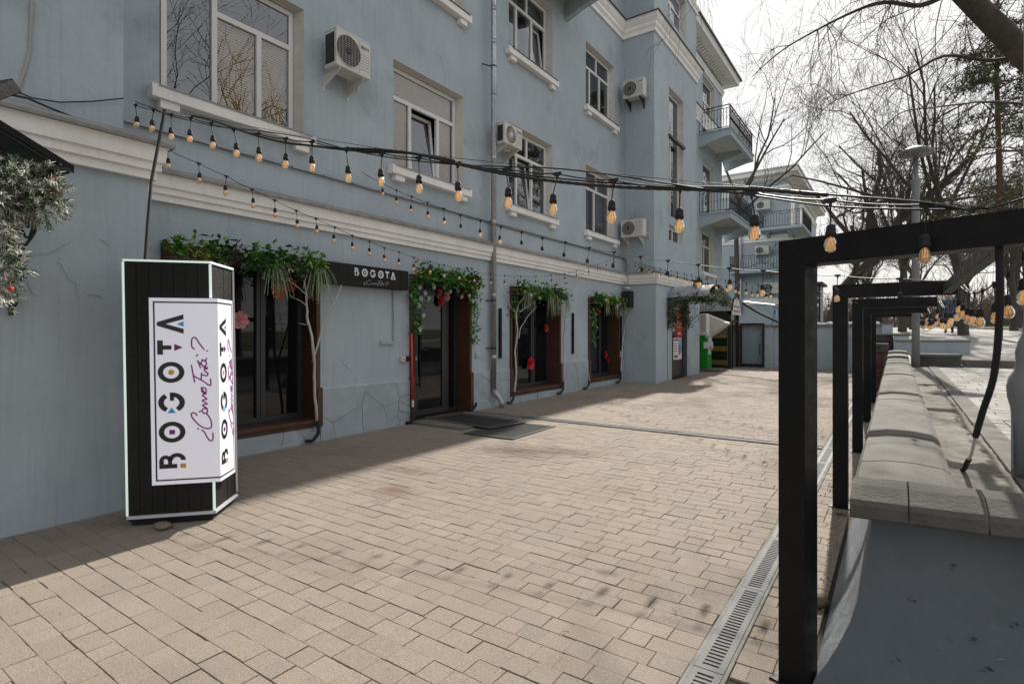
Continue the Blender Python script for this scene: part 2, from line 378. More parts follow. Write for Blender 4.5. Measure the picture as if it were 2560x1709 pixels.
# ------------------------------------------------------------------ drains
def drain(name, label, along_y, a0, a1, c0, c1):
    t = thing(name, label, 'drain', ((c0+c1)/2, a0, gz(a0)) if along_y else (a0, (c0+c1)/2, gz((c0+c1)/2)))
    W = c1-c0; e = .018; n = max(1, int(round((a1-a0)/1.0))); Ln = (a1-a0)/n
    P = (lambda a, c, z: (c, a, gz(a)+z)) if along_y else (lambda a, c, z: (a, c, gz(c)+z))
    ch = MB()
    def slab(mb, a, b, ca, cb, z0, z1):
        v = [P(a,ca,z0),P(b,ca,z0),P(b,cb,z0),P(a,cb,z0),P(a,ca,z1),P(b,ca,z1),P(b,cb,z1),P(a,cb,z1)]
        mb.add(v, [(0,3,2,1),(4,5,6,7),(0,1,5,4),(1,2,6,5),(2,3,7,6),(3,0,4,7)])
    slab(ch, a0, a1, c0, c0+e, -.12, .001); slab(ch, a0, a1, c1-e, c1, -.12, .001)
    ch.build('channel_edge', CONC_EDGE, t)
    fl = MB(); slab(fl, a0, a1, c0+e, c1-e, -.13, -.012); fl.build('channel_floor', DARKCONC, t)
    g = MB(); pitch = .0335; k = int((Ln-.03)/pitch); rail = .031
    def lb(a, b, ca, cb, z0, z1):
        if along_y: g.box(ca, cb, a, b, z0, z1)
        else: g.box(a, b, ca, cb, z0, z1)
    h = W/2-e-.002
    lb(.003, Ln-.003, -h, -h+rail, -.004, .003); lb(.003, Ln-.003, h-rail, h, -.004, .003)
    off = (Ln-k*pitch)/2
    lb(.003, off+.009, -h+rail, h-rail, -.004, .0028); lb(Ln-off-.009, Ln-.003, -h+rail, h-rail, -.004, .0028)
    for q in range(1, k): lb(off+q*pitch-.0085, off+q*pitch+.0085, -h+rail, h-rail, -.004, .0028)
    me = g.mesh('grate', GRATE)
    for q in range(n):
        a = a0+q*Ln; cm = (c0+c1)/2
        loc = (cm, a, gz(a)+.001) if along_y else (a, cm, gz(cm)+.001)
        inst('grate', me, t, loc, (.007,0,random.gauss(0,.001)) if along_y else (0,0,random.gauss(0,.001)))
    return t
drain('long_drain', 'long slotted steel drain running along the row of black gate posts', True, .7, 24.7, DR0, DR1)
drain('cross_drain', 'narrow slotted drain crossing the terrace from the downpipe by the cafe door', False, -7.03, DR0-.004, TD0+.004, TD1-.004)

# ------------------------------------------------------------------ lower promenade behind the low wall
sheet = MB(); sheet.add([(.2,3.2,pz(3.2)-.03),(12,3.2,pz(3.2)-.03),(12,16.4,pz(16.4)-.03),(.2,16.4,pz(16.4)-.03)], [(0,1,2,3)])
prom = struct(sheet.build('lower_promenade', JOINT))
m = MB()
nyy, nxx = 110, 7
for j in range(nyy+1):
    for i in range(nxx+1):
        y = 3.25+(14.6-3.25)*j/nyy; x = .20+(.55-.20)*i/nxx
        m.v.append((x, y, pz(y)+random.gauss(0,.006)-.006))
for j in range(nyy):
    for i in range(nxx):
        a = j*(nxx+1)+i; m.f.append((a,a+1,a+nxx+2,a+nxx+1)); m.c.append(None)
struct(m.build('soil_strip', SAND, smooth=True))
struct(MB().add([(7.4,3.5,pz(3.5)+.004),(40,3.5,pz(3.5)+.004),(40,15.5,pz(15.5)+.03),(7.4,15.5,pz(15.5)+.03)], [(0,1,2,3)]).build('verge', GRASS))
struct(MB().add([(5,-9,gz(-9)+.004),(40,-9,gz(-9)+.004),(40,3.5,gz(3.5)+.004),(5,3.5,gz(3.5)+.004)], [(0,1,2,3)]).build('lower_verge', SOIL))
kerb = thing('kerb_line', 'pale stone edging line between the dusty strip and the promenade paving', 'kerb', (.63,3.3,pz(3.3)))
kb = MB(); 
for k in range(11):
    y0 = 3.25+k*1.03; y1 = y0+1.022
    MBk = MB(); MBk.add([(.555,y0,pz(y0)-.1),(.70,y0,pz(y0)-.1),(.70,y1,pz(y1)-.1),(.555,y1,pz(y1)-.1),(.555,y0,pz(y0)+.012),(.70,y0,pz(y0)+.012),(.70,y1,pz(y1)+.012),(.555,y1,pz(y1)+.012)],
        [(4,5,6,7),(0,1,5,4),(1,2,6,5),(2,3,7,6),(3,0,4,7)]); MBk.build('kerb_stone', CONC, kerb)
pf = MB(); cnt = 0; plib = {}
y = 3.3
while y < 14.5:
    x = .705-random.choice((0,.1,.2)); first = True
    while x < 7.4:
        x1 = x+.30; x0 = max(x,.705)
        if x1-x0 > .05:
            p = to_px(((x0+x1)/2, y+.1, pz(y)))
            if p and p[0] < 2600 and cnt < 300:
                key = (round(x1-x0,3), random.randrange(5))
                if key not in plib:
                    mb = MB(); l = x1-x0; v = random.gauss(1,.07); paver_geo(mb,-l/2+.004,l/2-.004,-.095,.095,0,0,0,.004,.03,(v,v*.99,v*.97)); plib[key] = mb.mesh('paver', PAVER2)
                inst('paver', plib[key], prom, ((x0+x1)/2, y+.1, pz(y+.1)+random.gauss(0,.0015)), (.013+random.gauss(0,.006), random.gauss(0,.006), 0)); cnt += 1
            else:
                v = random.gauss(1,.07); paver_geo(pf, x0+.004, x1-.004, y+.005, y+.195, pz(y+.1), 0, .013, .003, .03, (v,v*.99,v*.97), (x0+x1)/2, y+.1)
        x = x1
    y += .2
stuff(pf.build('paver_field', PAVER2, prom))

# ------------------------------------------------------------------ the low wall: flared, painted, coped with stones
lw = thing('low_wall', 'low blue-grey wall with flared foot and rounded concrete coping beside the gates', 'wall', (-.1,3.05,0))
WX, WY = -.09, 3.05
prof = [(-.05,.24),(.04,.215),(.10,.175),(.18,.13),(.28,.085),(.40,.05),(.55,.022),(.70,.006),(.80,0)]
side, endf = [], []
for z, o in prof:
    row = []
    for k in range(24):
        y = 17.6-(17.6-(WY-o))*k/23; row.append((WX-o, y, z+.012*(y-3) if z > .3 else z+gz(y)))
    side.append(row); c0_ = row[-1]; row = [c0_]
    for k in range(1, 9):
        x = WX-o+(5.0-WX)*k/8; row.append((x, WY-o+.11*(x-WX), c0_[2]))
    endf.append(row)
def loft(rows, name):
    m = MB(); n = len(rows[0])
    for r in rows: m.v += r
    for i in range(len(rows)-1):
        for k in range(n-1): m.f.append((i*n+k,i*n+k+1,(i+1)*n+k+1,(i+1)*n+k)); m.c.append(None)
    return m
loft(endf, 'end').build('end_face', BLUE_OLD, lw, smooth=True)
m = loft(side, 'side')
# inner faces so that the wall is closed from behind
m.add([(.20,3.3,.4),(.20,17.6,.5),(.20,17.6,1.0),(.20,3.3,.82)], [(0,1,2,3)])
m.add([(WX,17.6,0),(.20,17.6,0),(.20,17.6,1.0),(WX,17.6,1.0)], [(0,1,2,3)])
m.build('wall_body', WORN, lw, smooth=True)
def coping(mb, a, b, z, n=5):
    pr = [(-.165,.775),(-.176,.795),(-.176,.850),(-.158,.878),(-.05,.896),(.08,.898),(.20,.884),(.236,.862),(.240,.80),(.22,.775)]
    ring = []
    g = .0025
    for y in (a+g, a+g+.01, b-g-.01, b-g):
        s_ = .997 if y in (a+g, b-g) else 1.0
        ring.append([(p[0]*s_, y, (p[1]-.84)*s_+.84+.012*(y-3)+z) for p in pr])
    k = len(pr); vs = sum(ring, [])
    fs = [(i*k+j, i*k+(j+1)%k, (i+1)*k+(j+1)%k, (i+1)*k+j) for i in range(3) for j in range(k)]
    fs += [tuple(range(k-1,-1,-1)), tuple(3*k+j for j in range(k))]
    mb.add(vs, [tuple(reversed(f)) for f in fs])
y = 3.22
while y < 17.5:
    l = random.uniform(.40,.50); mb = MB(); coping(mb, y, min(y+l,17.6), random.gauss(0,.002)+(.05 if y > 15.2 else 0)+(.05 if y > 16.4 else 0)); mb.build('coping_stone', CONC, lw); y += l
# coping along the end wall (the near corner piece first)
def end_stone(x0, x1):
    mb = MB(); g = .003
    pr = [(-.165,.785),(-.178,.795),(-.178,.845),(-.160,.866),(-.02,.902),(.15,.898),(.22,.885),(.225,.78)]   # along -Y ... +Y
    ring = []
    for x in (x0+g, x0+g+.008, x1-g-.008, x1-g):
        s_ = .993 if x in (x0+g, x1-g) else 1
        ring.append([(x, WY+.11*(x-WX)+p[0]*s_, (p[1]-.84)*s_+.84) for p in pr])
    k = len(pr); vs = sum(ring, [])
    fs = [(i*k+j, i*k+(j+1)%k, (i+1)*k+(j+1)%k, (i+1)*k+j) for i in range(3) for j in range(k)]+[tuple(range(k-1,-1,-1)), tuple(3*k+j for j in range(k))]
    mb.add(vs, fs); mb.build('coping_stone', ENDCAP, lw)
x = -.172
for l in (.217,.265,.30,.31,.30,.32,.30,.31,.30)+(.31,.30,.32)*3: end_stone(x, x+l); x += l

SCUFF = mat('chalky_scuff', (.34,.35,.36), .9); MARK = mat('black_scratch', (.012,.012,.012), .8)
RS = random.Random(6)
def end_face(x, z): return Vector((x, WY+.11*(x-WX)-.006-(.022*(.7-z)/.15 if z > .55 else (.022+.028*(.55-z)/.15 if z > .4 else .05+.035*(.4-z)/.12)), z))
for k in range(26):
    x, z = RS.uniform(.0,.8), RS.uniform(.15,.70); m = MB(); a = RS.uniform(-.6,.6); l = RS.uniform(.006,.035); dk = RS.random() < .35
    for q in range(RS.randrange(1,4)):
        p = end_face(x+RS.gauss(0,.012), z+RS.gauss(0,.01)); e = p+Vector((math.cos(a)*l,0,math.sin(a)*l)); m.tube([p,(p+e)/2+Vector((0,0,RS.gauss(0,.004))),e], [.0005,RS.uniform(.0012,.003),.0004], 4)
    m.build('scuff', MARK if dk else SCUFF, lw)
# ------------------------------------------------------------------ steps, cross walls and piers where the promenade climbs
def wall_box(name, label, x0, x1, y0, y1, z0, z1, mt, cap=.06, capm=None, cat='wall'):
    t = thing(name, label, cat, ((x0+x1)/2, y0, z0))
    MB().bbox(x0, x1, y0, y1, z0-.3, z1-cap, .006).build('wall_body', mt, t)
    n = max(1, int((x1-x0)/.42)); 
    for k in range(n):
        a = x0-.02+(x1-x0+.04)*k/n; b = x0-.02+(x1-x0+.04)*(k+1)/n
        MB().bbox(a+.003, b-.003, y0-.025, y1+.025, z1-cap, z1+random.gauss(0,.003), .008).build('cap_stone', capm or CONC, t)
    return t
wall_box('concrete_ledge', 'dark stained concrete ledge with pale slabs behind the far lamp post', .27, 1.10, 14.62, 15.15, pz(14.6), 1.17, DARKCONC)
wall_box('cross_wall', 'small blue-grey cross wall with grey cap beyond the concrete ledge', -.02, 1.55, 18.2, 18.6, 1.05, 1.44, BLUE, cap=.05, capm=CONC_EDGE)
t = thing('stone_slab', 'thick pale stone slab lying at the edge of the promenade beside the ledge', 'slab', (1.6,15.2,pz(15)))
MB().bbox(1.15, 1.95, 14.7, 16.2, .80, 1.06, .01).build('slab_body', CONC, t)
fm = MB(); fm.box(.2, 60, 14.80, 14.90, .3, uz(14.9)+.006); struct(fm.build('promenade_step', CONC_EDGE))
def pier(label, x0, x1, y0, y1, zt):
    t = thing('brick_pier', label, 'pier', ((x0+x1)/2, y0, 0), group='brick piers at the end of the low wall')
    zz = gz(y0)
    b = MB(); b.box(x0+.012, x1-.012, y0+.012, y1-.012, zz-.1, zt-.16); b.build('mortar_core', GROOVE, t)
    lib2 = []
    for q in range(4):
        v = random.gauss(1,.2); lib2.append(MB().box(-.115,.115,-.02,.02,-.032,.032,(v,v,v)).mesh('brick', BRICK))
    z = zz+.04; r = 0
    while z < zt-.2:
        n = int((x1-x0)/.25)
        for k in range(n):
            inst('brick', random.choice(lib2), t, (x0+(k+.5)*(x1-x0)/n+(0.0 if r % 2 else .012), y0+.012, z))
        n = int((y1-y0)/.25)
        for k in range(n):
            inst('brick', random.choice(lib2), t, (x0+.012, y0+(k+.5)*(y1-y0)/n+(0.0 if r % 2 else .012), z), (0,0,R(90)))
        z += .075; r += 1
    MB().bbox(x0-.06, x1+.02, y0-.06, y1+.03, zt-.20, zt-.14, .01).build('pier_band', DARKCONC, t)
    MB().bbox(x0, x1+.02, y0-.01, y1+.01, zt-.14, zt-.02, .01).build('pier_head', DARKCONC, t)
    MB().bbox(x0-.05, x1+.02, y0-.05, y1+.03, zt-.02, zt+.03, .008).build('pier_cap', CONC, t)
pier('nearer of two dark brick piers at the far end of the coped wall', -.62, -.19, 17.3, 18.0, 1.32)
pier('farther of two dark brick piers behind the cross wall', -.62, -.1, 21.0, 21.8, 1.56)
wall_box('parapet', 'short pale coped parapet rising behind the cross wall', -.06, .30, 19.2, 23.5, 1.1, 1.60, BLUE)

# the retaining wall across the end of the terrace
rw = thing('retaining_wall', 'tall blue-grey retaining wall closing the end of the terrace', 'wall', (-3,25.7,gz(25.7)))
MB().box(-9.0,-.1,25.75,26.1,-.1,1.90).build('wall_body', BLUE, rw)
MB().box(-.38,-.1,21.9,25.75,-.1,1.88).build('side_wall', BLUE, rw)
x = -8.6
while x < -.2:
    MB().bbox(x+.004, min(x+.9,-.08)-.004, 25.66, 26.16, 1.90, 1.985, .01).build('cap_stone', CONC_EDGE, rw); x += .9
MB().bbox(-4.75,-4.30,25.55,25.748,0,1.90,.01).build('pilaster', BLUE, rw)
MB().bbox(-4.82,-4.22,25.50,25.66,1.90,2.0,.01).build('pilaster_cap', CONC_EDGE, rw)
m = MB()
for k in range(90):
    x = random.uniform(-3.2,-.6); y = random.uniform(25.75,26.05); r = random.uniform(.04,.12); q = len(m.v)
    m.lathe([(r*.9,0),(r,.35*r),(r*.75,.8*r),(r*.2,1.05*r)], 6, (x,y,1.975))
snow = stuff(m.build('old_snow', SNOW, smooth=True)); tag(snow, 'dirty white lumps of old snow lying along the retaining wall', 'snow')

# ------------------------------------------------------------------ small ground litter
m = MB()
for k in range(900):
    y = 2.4+random.random()**1.6*9; x = random.gauss(-.385,.035) if random.random() < .8 else random.uniform(-.62,-.36)
    if x > -.335: continue
    s_ = random.uniform(.002,.011); z = gz(y)+.002; c = random.choice([(.20,.15,.10),(.12,.09,.06),(.35,.32,.28),(.28,.24,.18),(.5,.48,.45)])
    a = random.random()*6.28; q = random.uniform(.3,1)
    m.add([(x+s_*math.cos(a),y+s_*math.sin(a),z),(x-s_*q*math.sin(a),y+s_*q*math.cos(a),z+s_*.4),(x-s_*math.cos(a),y-s_*math.sin(a),z),(x+s_*q*math.sin(a),y-s_*q*math.cos(a),z+s_*.2),(x,y,z+s_*.7)],
          [(0,1,4),(1,2,4),(2,3,4),(3,0,4)], c)
for k in range(420):
    x = random.uniform(-6.8,-.9); y = .3+random.random()**1.5*16; s_ = random.uniform(.002,.006); z = gz(y)+.002
    if x < left_edge(y)+.1: continue
    c = random.choice([(.16,.12,.08),(.10,.08,.06),(.45,.42,.38)]); a = random.random()*6.28
    m.add([(x+s_*math.cos(a),y+s_*math.sin(a),z),(x-s_*math.sin(a)*.6,y+s_*.6*math.cos(a),z),(x-s_*math.cos(a),y-s_*math.sin(a),z),(x,y,z+s_*.6)], [(0,1,3),(1,2,3),(2,0,3)], c)
for k in range(14):                                       # crumbs of plaster along the wall foot
    pass
for k in range(26):                                       # thin curled twigs
    x = random.uniform(-5,-.9); y = random.uniform(1.5,8); a = random.random()*6.28; l = random.uniform(.03,.10)
    m.tube([(x+l*q*math.cos(a+q*.8), y+l*q*math.sin(a+q*.8), gz(y)+.004+.006*math.sin(q*3)) for q in (0,.35,.7,1)], .0012, 3, col=(.12,.09,.06))
lit = stuff(m.build('ground_litter', LITTER)); tag(lit, 'specks of grit, bark and twigs scattered over the pavers and wall foot', 'litter')
def rock(name, label, c, r, sq, mt):
    m = MB(); n = 12
    for i in range(9):
        th = math.pi*i/8
        for k in range(n):
            a = 2*math.pi*k/n; q = 1+.10*math.sin(3*a+i)+.06*math.sin(5*a+2*i)
            m.v.append((c[0]+r*sq[0]*math.sin(th)*math.cos(a)*q, c[1]+r*sq[1]*math.sin(th)*math.sin(a)*q, c[2]+r*sq[2]*(1+math.cos(th)*.98)-.004))
    m.f += [(i*n+k,(i+1)*n+k,(i+1)*n+(k+1)%n,i*n+(k+1)%n) for i in range(8) for k in range(n)]; m.c = [None]*len(m.f)
    return tag(m.build(name, mt, smooth=True), label, 'stone')
rock('cobble', 'round brown cobble lying against the low wall behind the first gate post', (-.375,3.70,gz(3.7)), .058, (1,1.05,.72), STONE)
rock('flat_stone', 'flat grey stone lying at the foot of the white sign pillar', (-5.0,2.10,gz(2.1)), .085, (1.1,.7,.32), STONE)
m = MB(); y = 5.62; m.add([(-.46,y,.024),(-.38,y-.03,.05),(-.33,y+.02,.03),(-.40,y+.05,.022)], [(0,1,2,3)]); tag(m.build('paper_scrap', PAPER), 'crumpled white paper scrap at the foot of the second gate post', 'litter')
m = MB(); x,y = -.55,2.52; m.add([(x,y,.004),(x+.03,y+.012,.014),(x+.055,y,.006),(x+.03,y-.016,.003)], [(0,1,2),(0,2,3)], (.32,.14,.04)); tag(m.build('dead_leaf', LITTER), 'curled brown dead leaf on the pavers beside the long drain', 'leaf')
# ================================================================== the blue-grey apartment building
bld = thing('apartment_building', 'long blue-grey apartment building with white bands and cafe on the ground floor', 'building', (-7.06,9.0,0))
GX, UX = -7.06, -7.15                                   # ground-floor and upper wall planes
def sheet_x(mb, X, y0, y1, z0, z1, holes=()):           # wall facing +X with rectangular openings
    ysx = sorted(set([y0,y1]+[v for h in holes for v in h[:2] if y0 < v < y1])); zsx = sorted(set([z0,z1]+[v for h in holes for v in h[2:] if z0 < v < z1]))
    for a, b in zip(ysx, ysx[1:]):
        for c, d in zip(zsx, zsx[1:]):
            ym, zm = (a+b)/2, (c+d)/2
            if any(h[0] < ym < h[1] and h[2] < zm < h[3] for h in holes): continue
            mb.add([(X,a,c),(X,b,c),(X,b,d),(X,a,d)], [(0,1,2,3)])
def sheet_y(mb, Y, x0, x1, z0, z1, s=-1):
    q = [(x0,Y,z0),(x1,Y,z0),(x1,Y,z1),(x0,Y,z1)]; mb.add(q if s < 0 else q[::-1], [(0,1,2,3)])
F1 = (3.00,5.05,.33,2.60); DOOR = (7.02,8.62,-.2,2.60); F2 = (10.10,12.24,.31,2.60); F3 = (13.90,15.90,.33,2.60)
BDOOR = (17.80,19.40,-.2,2.76)
WCOLS = [(2.97,4.91),(6.67,8.55),(10.14,12.06),(13.90,15.80)]
ROW1, ROW2, ROW3 = (4.50,6.36), (8.00,9.82), (11.9,13.3)
uph = [(a,b,*r) for a,b in WCOLS for r in (ROW1,ROW2,ROW3)]
w1 = MB()
sheet_x(w1, GX, 2.32, 16.34, -.3, 4.0, [F1,DOOR,F2,F3]); sheet_x(w1, UX, 2.15, 16.43, 4.0, 14.4, uph)
sheet_x(w1, -5.82, -7, 2.32, -.3, 3.46); sheet_x(w1, -5.91, -7, 2.15, 3.4, 14.4); w1.add([(-5.82,-7,3.46),(-5.82,2.32,3.46),(-7.15,2.32,3.475),(-7.15,-7,3.475)], [(0,1,2,3)])
sheet_y(w1, 2.32, -7.06, -5.82, -.3, 3.46, 1); sheet_y(w1, 2.15, -7.15, -5.91, 3.4, 14.4, 1)
sheet_x(w1, -6.02, 16.34, 20.88, -.3, 3.6, [BDOOR])
STAIR = (17.78,19.28,5.48,9.70); SMALLW = (17.78,19.26,4.66,5.20); TOPW = (17.72,19.52,11.95,13.3)
sheet_x(w1, -6.11, 16.43, 20.80, 3.5, 14.4, [STAIR,SMALLW,TOPW])
sheet_y(w1, 16.34, -7.06, -6.02, -.3, 3.6); sheet_y(w1, 16.43, -7.15, -6.11, 3.5, 14.4)
sheet_y(w1, 20.88, -7.06, -6.02, -.3, 3.6, 1); sheet_y(w1, 20.80, -7.15, -6.11, 3.5, 14.4, 1)
S3W = [(25.2,27.1,4.40,6.30),(25.3,27.2,7.0,9.5),(25.3,27.2,10.55,13.3)]
sheet_x(w1, GX, 20.88, 28.72, -.3, 3.6); sheet_x(w1, UX, 20.80, 28.64, 3.5, 14.4, S3W)
sheet_y(w1, 28.72, -16, GX, -.3, 3.6, 1); sheet_y(w1, 28.64, -16, UX, 3.5, 14.4, 1)
sheet_y(w1, -7, -16, -5.8, -.3, 14.4); w1.add([(-16,-7,-.3),(-16,28.7,-.3),(-16,28.7,14.4),(-16,-7,14.4)], [(3,2,1,0)])
w1.build('wall', BLUE, bld)
MB().box(-16,-7.06,-7,28.7,14.42,14.6).build('closing_roof', ZINC, bld)  # unseen slab added to keep light out of the hollow building
PLOW = [(-5.82,-7),(-5.82,2.32),(-7.06,2.32),(-7.06,16.34),(-6.02,16.34),(-6.02,20.88),(-7.06,20.88),(-7.06,28.72),(-12,28.72)]
PUP = [(-5.91,-7),(-5.91,2.15),(-7.15,2.15),(-7.15,16.43),(-6.11,16.43),(-6.11,20.80),(-7.15,20.80),(-7.15,28.64),(-12,28.64)]
def sweep(path, prof, name, mt, parent, close=True):
    m = MB(); n = len(path); k = len(prof); nv = []
    for i in range(n):
        acc = Vector((0,0))
        for a, b in ((i-1,i),(i,i+1)):
            if a < 0 or b >= n: continue
            d = Vector(path[b])-Vector(path[a]); d.normalize(); acc += Vector((d.y,-d.x))
        nv.append(acc)
    for i in range(n):
        for o, z in prof: m.v.append((path[i][0]+nv[i].x*o, path[i][1]+nv[i].y*o, z))
    for i in range(n-1):
        for j in range(k-1): m.f.append((i*k+j,(i+1)*k+j,(i+1)*k+j+1,i*k+j+1)); m.c.append(None)
    return m.build(name, mt, parent)
for PTH, DZ in ((PLOW[:3], -.085), (PLOW[2:], 0.0)):
  sweep(PTH, [(o,z+DZ) for o,z in [(-.01,3.14),(.055,3.14),(.055,3.208),(.062,3.212),(.062,3.218),(.085,3.222),(.085,3.288),(.092,3.292),(.092,3.298),(.112,3.302),(.120,3.425),(.135,3.44),(.135,3.452),(-.01,3.452)]], 'white_band', WHITE, bld)
  sweep(PTH, [(o,z+DZ) for o,z in [(.13,3.445),(.168,3.445),(.170,3.472),(.165,3.482),(-.01,3.565),(-.02,3.44)]], 'band_ledge', LEDGE, bld)
MAINLOW = [(-7.06,2.30),(-7.06,16.36)]
sweep([(-7.06,2.16),(-7.06,16.42)], [(-.12,4.03),(.045,3.985),(.05,3.955),(.042,3.950),(.038,3.975),(-.1,3.985)], 'flashing_strip', FLASH, bld)
for k in range(26): MB().box(-7.012,-7.004,2.5+k*.53,2.515+k*.53,3.962,3.974).build('flashing_screw', DARKTIN, bld)
sweep(PUP, [(-.01,10.92),(.05,10.92),(.05,11.03),(.065,11.05),(.10,11.10),(.10,11.20),(.12,11.22),(.17,11.30),(.18,11.40),(.20,11.42),(-.01,11.42)], 'upper_cornice', WHITE, bld)
sweep(PUP, [(.19,11.415),(.235,11.41),(.235,11.435),(-.01,11.52)], 'cornice_flashing', DARKTIN, bld)
sweep(PUP, [(-.01,13.45),(.05,13.45),(.05,13.56),(.10,13.62),(.10,13.72),(-.01,13.74)], 'top_band', WHITE, bld)
for PE in (PUP[:4], PUP[6:]):
  sweep(PE, [(-.01,14.02),(.06,14.02),(.10,14.10),(.62,14.14),(.62,14.05),(.66,14.05),(.70,14.24),(.74,14.30),(.74,14.36),(-.2,14.46)], 'eave', WHITE, bld)
  sweep(PE, [(.735,14.29),(.80,14.28),(.80,14.37),(-.2,14.62)], 'gutter', DARKTIN, bld)
mm = MB().prism([(0,-.05,.12),(.26,-.05,.12),(.24,-.05,.06),(.06,-.05,-.02),(0,-.05,-.02)], (0,.10,0)).mesh('modillion', WHITE)
for k in range(28): inst('modillion', mm, bld, (UX+.06, 21.0+k*.27, 13.99))

# ---------------------------------------------------------------- upper windows
def lining(mb, X, y0, y1, z0, z1, d):                     # four reveal faces of an opening in a +X wall
    a = X+.002; b = X-d
    mb.add([(a,y0,z0),(b,y0,z0),(b,y0,z1),(a,y0,z1)], [(0,1,2,3)]); mb.add([(a,y1,z0),(b,y1,z0),(b,y1,z1),(a,y1,z1)], [(3,2,1,0)])
    mb.add([(a,y0,z1),(b,y0,z1),(b,y1,z1),(a,y1,z1)], [(0,1,2,3)]); mb.add([(a,y0,z0),(b,y0,z0),(b,y1,z0),(a,y1,z0)], [(3,2,1,0)])
def frame_rect(mb, X, y0, y1, z0, z1, t, d=.05):
    mb.box(X-d, X, y0, y0+t, z0, z1); mb.box(X-d, X, y1-t, y1, z0, z1); mb.box(X-d, X, y0+t, y1-t, z0, z0+t); mb.box(X-d, X, y0+t, y1-t, z1-t, z1)
def pane(parent, X, y0, y1, z0, z1, mt=None):
    MB().add([(X,y0,z0),(X,y1,z0),(X,y1,z1),(X,y0,z1)], [(0,1,2,3)]).build('pane', mt or GLASS, parent)
def upper_window(X, h, blind=None, tilt=None, sill=True, transom=.70, cols=(1/3,2/3), tmull=False, frm=None, rv=.15, noblind=(), tall=False):
    Y0_,Y1_,Z0_,Z1_ = h; sp_ = .07 if sill else .03; y0,y1,z0,z1 = Y0_+sp_,Y1_-sp_,Z0_+.01,Z1_-.03; F = X-rv; t = .065
    fm = MB(); frame_rect(fm, F, y0+.01, y1-.01, z0+.01, z1-.01, t)
    zt = z0+(z1-z0)*transom if transom else z1
    cs = [y0+(y1-y0)*c for c in cols]; yt = cs[0] if tall else y0+t
    if transom: fm.box(F-.05, F+.002, yt, y1-t, zt-.035, zt+.035)
    for i, c in enumerate(cs): fm.box(F-.05, F+.004, c-.035, c+.035, z0+t, z1-t if tall and i == 0 else zt-.03)
    if tmull: fm.box(F-.05, F+.003, (y0+y1)/2-.03, (y0+y1)/2+.03, zt+.03, z1-t)
    edges = [y0+t]+cs+[y1-t]
    for i, (a, b) in enumerate(zip(edges, edges[1:])):
        if tilt == i or (blind is None and i == len(cs)):
            pass
    win = fm.build('window', frm or PVC, bld)
    rm = MB(); O_ = [(X+.002,Y0_,Z0_),(X+.002,Y1_,Z0_),(X+.002,Y1_,Z1_),(X+.002,Y0_,Z1_)]; I_ = [(F-.01,y0,z0),(F-.01,y1,z0),(F-.01,y1,z1),(F-.01,y0,z1)]
    for k in range(4): rm.add([O_[k],O_[(k+1)%4],I_[(k+1)%4],I_[k]], [(0,1,2,3)])
    rm.build('reveal', REVEAL, win)
    for i, (a, b) in enumerate(zip(edges, edges[1:])):
        if tilt == i:
            sm = MB(); hh = zt-.05-(z0+t)
            sm.box(-.045,0,a+.035,a+.09,0,hh); sm.box(-.045,0,b-.09,b-.035,0,hh); sm.box(-.045,0,a+.09,b-.09,0,.055); sm.box(-.045,0,a+.09,b-.09,hh-.055,hh)
            M = Matrix.Translation((F-.02,0,z0+t)) @ Matrix.Rotation(R(-6.5), 4, 'Y'); sm.xf(M); sm.build('tilted_sash', frm or PVC, win)
            g = MB().add([(-.02,a+.09,.055),(-.02,b-.09,.055),(-.02,b-.09,hh-.055),(-.02,a+.09,hh-.055)], [(0,1,2,3)]).xf(M); g.build('pane', GLASS, win)
        else: pane(win, F-.028, a, b, z0+t, z1-t if tall and i == 0 else zt-.03)
    if transom: pane(win, F-.026, yt+.02, y1-t, zt+.03, z1-t)
    MB().add([(F-.5,y0-.4,z0-.4),(F-.5,y1+.4,z0-.4),(F-.5,y1+.4,z1+.4),(F-.5,y0-.4,z1+.4)], [(0,1,2,3)]).build('room_shade_sheet', ROOM_SHADE, win)  # flat dark sheet standing in for the shade behind the glass
    if blind == 'slat':
        bm = MB()
        n = int((z1-z0)/.034)
        for i, (a, b) in enumerate(zip(edges, edges[1:])):
            if tilt == i or i in noblind: continue
            for k in range(n):
                z = z0+.06+k*.034
                if z > zt-.05: break
                bm.add([(F-.075,a+.02,z),(F-.075,b-.02,z),(F-.088,b-.02,z+.033),(F-.088,a+.02,z+.033)], [(0,1,2,3)])
        for k in range(n):
            z = zt+.04+k*.034
            if z > z1-.09: break
            if tall: break
            bm.add([(F-.075,y0+.06,z),(F-.075,y1-.06,z),(F-.088,y1-.06,z+.033),(F-.088,y0+.06,z+.033)], [(0,1,2,3)])
        stuff(bm.build('blind', BLIND, win))
    elif blind == 'curtain':
        cm = MB(); n = 40; wv = []
        for k in range(n+1):
            y = y0+.05+(y1-y0-.1)*k/n; x = F-.20+.025*math.sin(k*1.3)+.01*math.sin(k*3.1); wv.append((x,y))
        for k in range(n):
            if .42 < k/n < .62: continue
            cm.add([(*wv[k],z0+.03),(*wv[k+1],z0+.03),(*wv[k+1],z1-.05),(*wv[k],z1-.05)], [(0,1,2,3)])
        cm.build('curtain', CURTAIN, win, smooth=True)
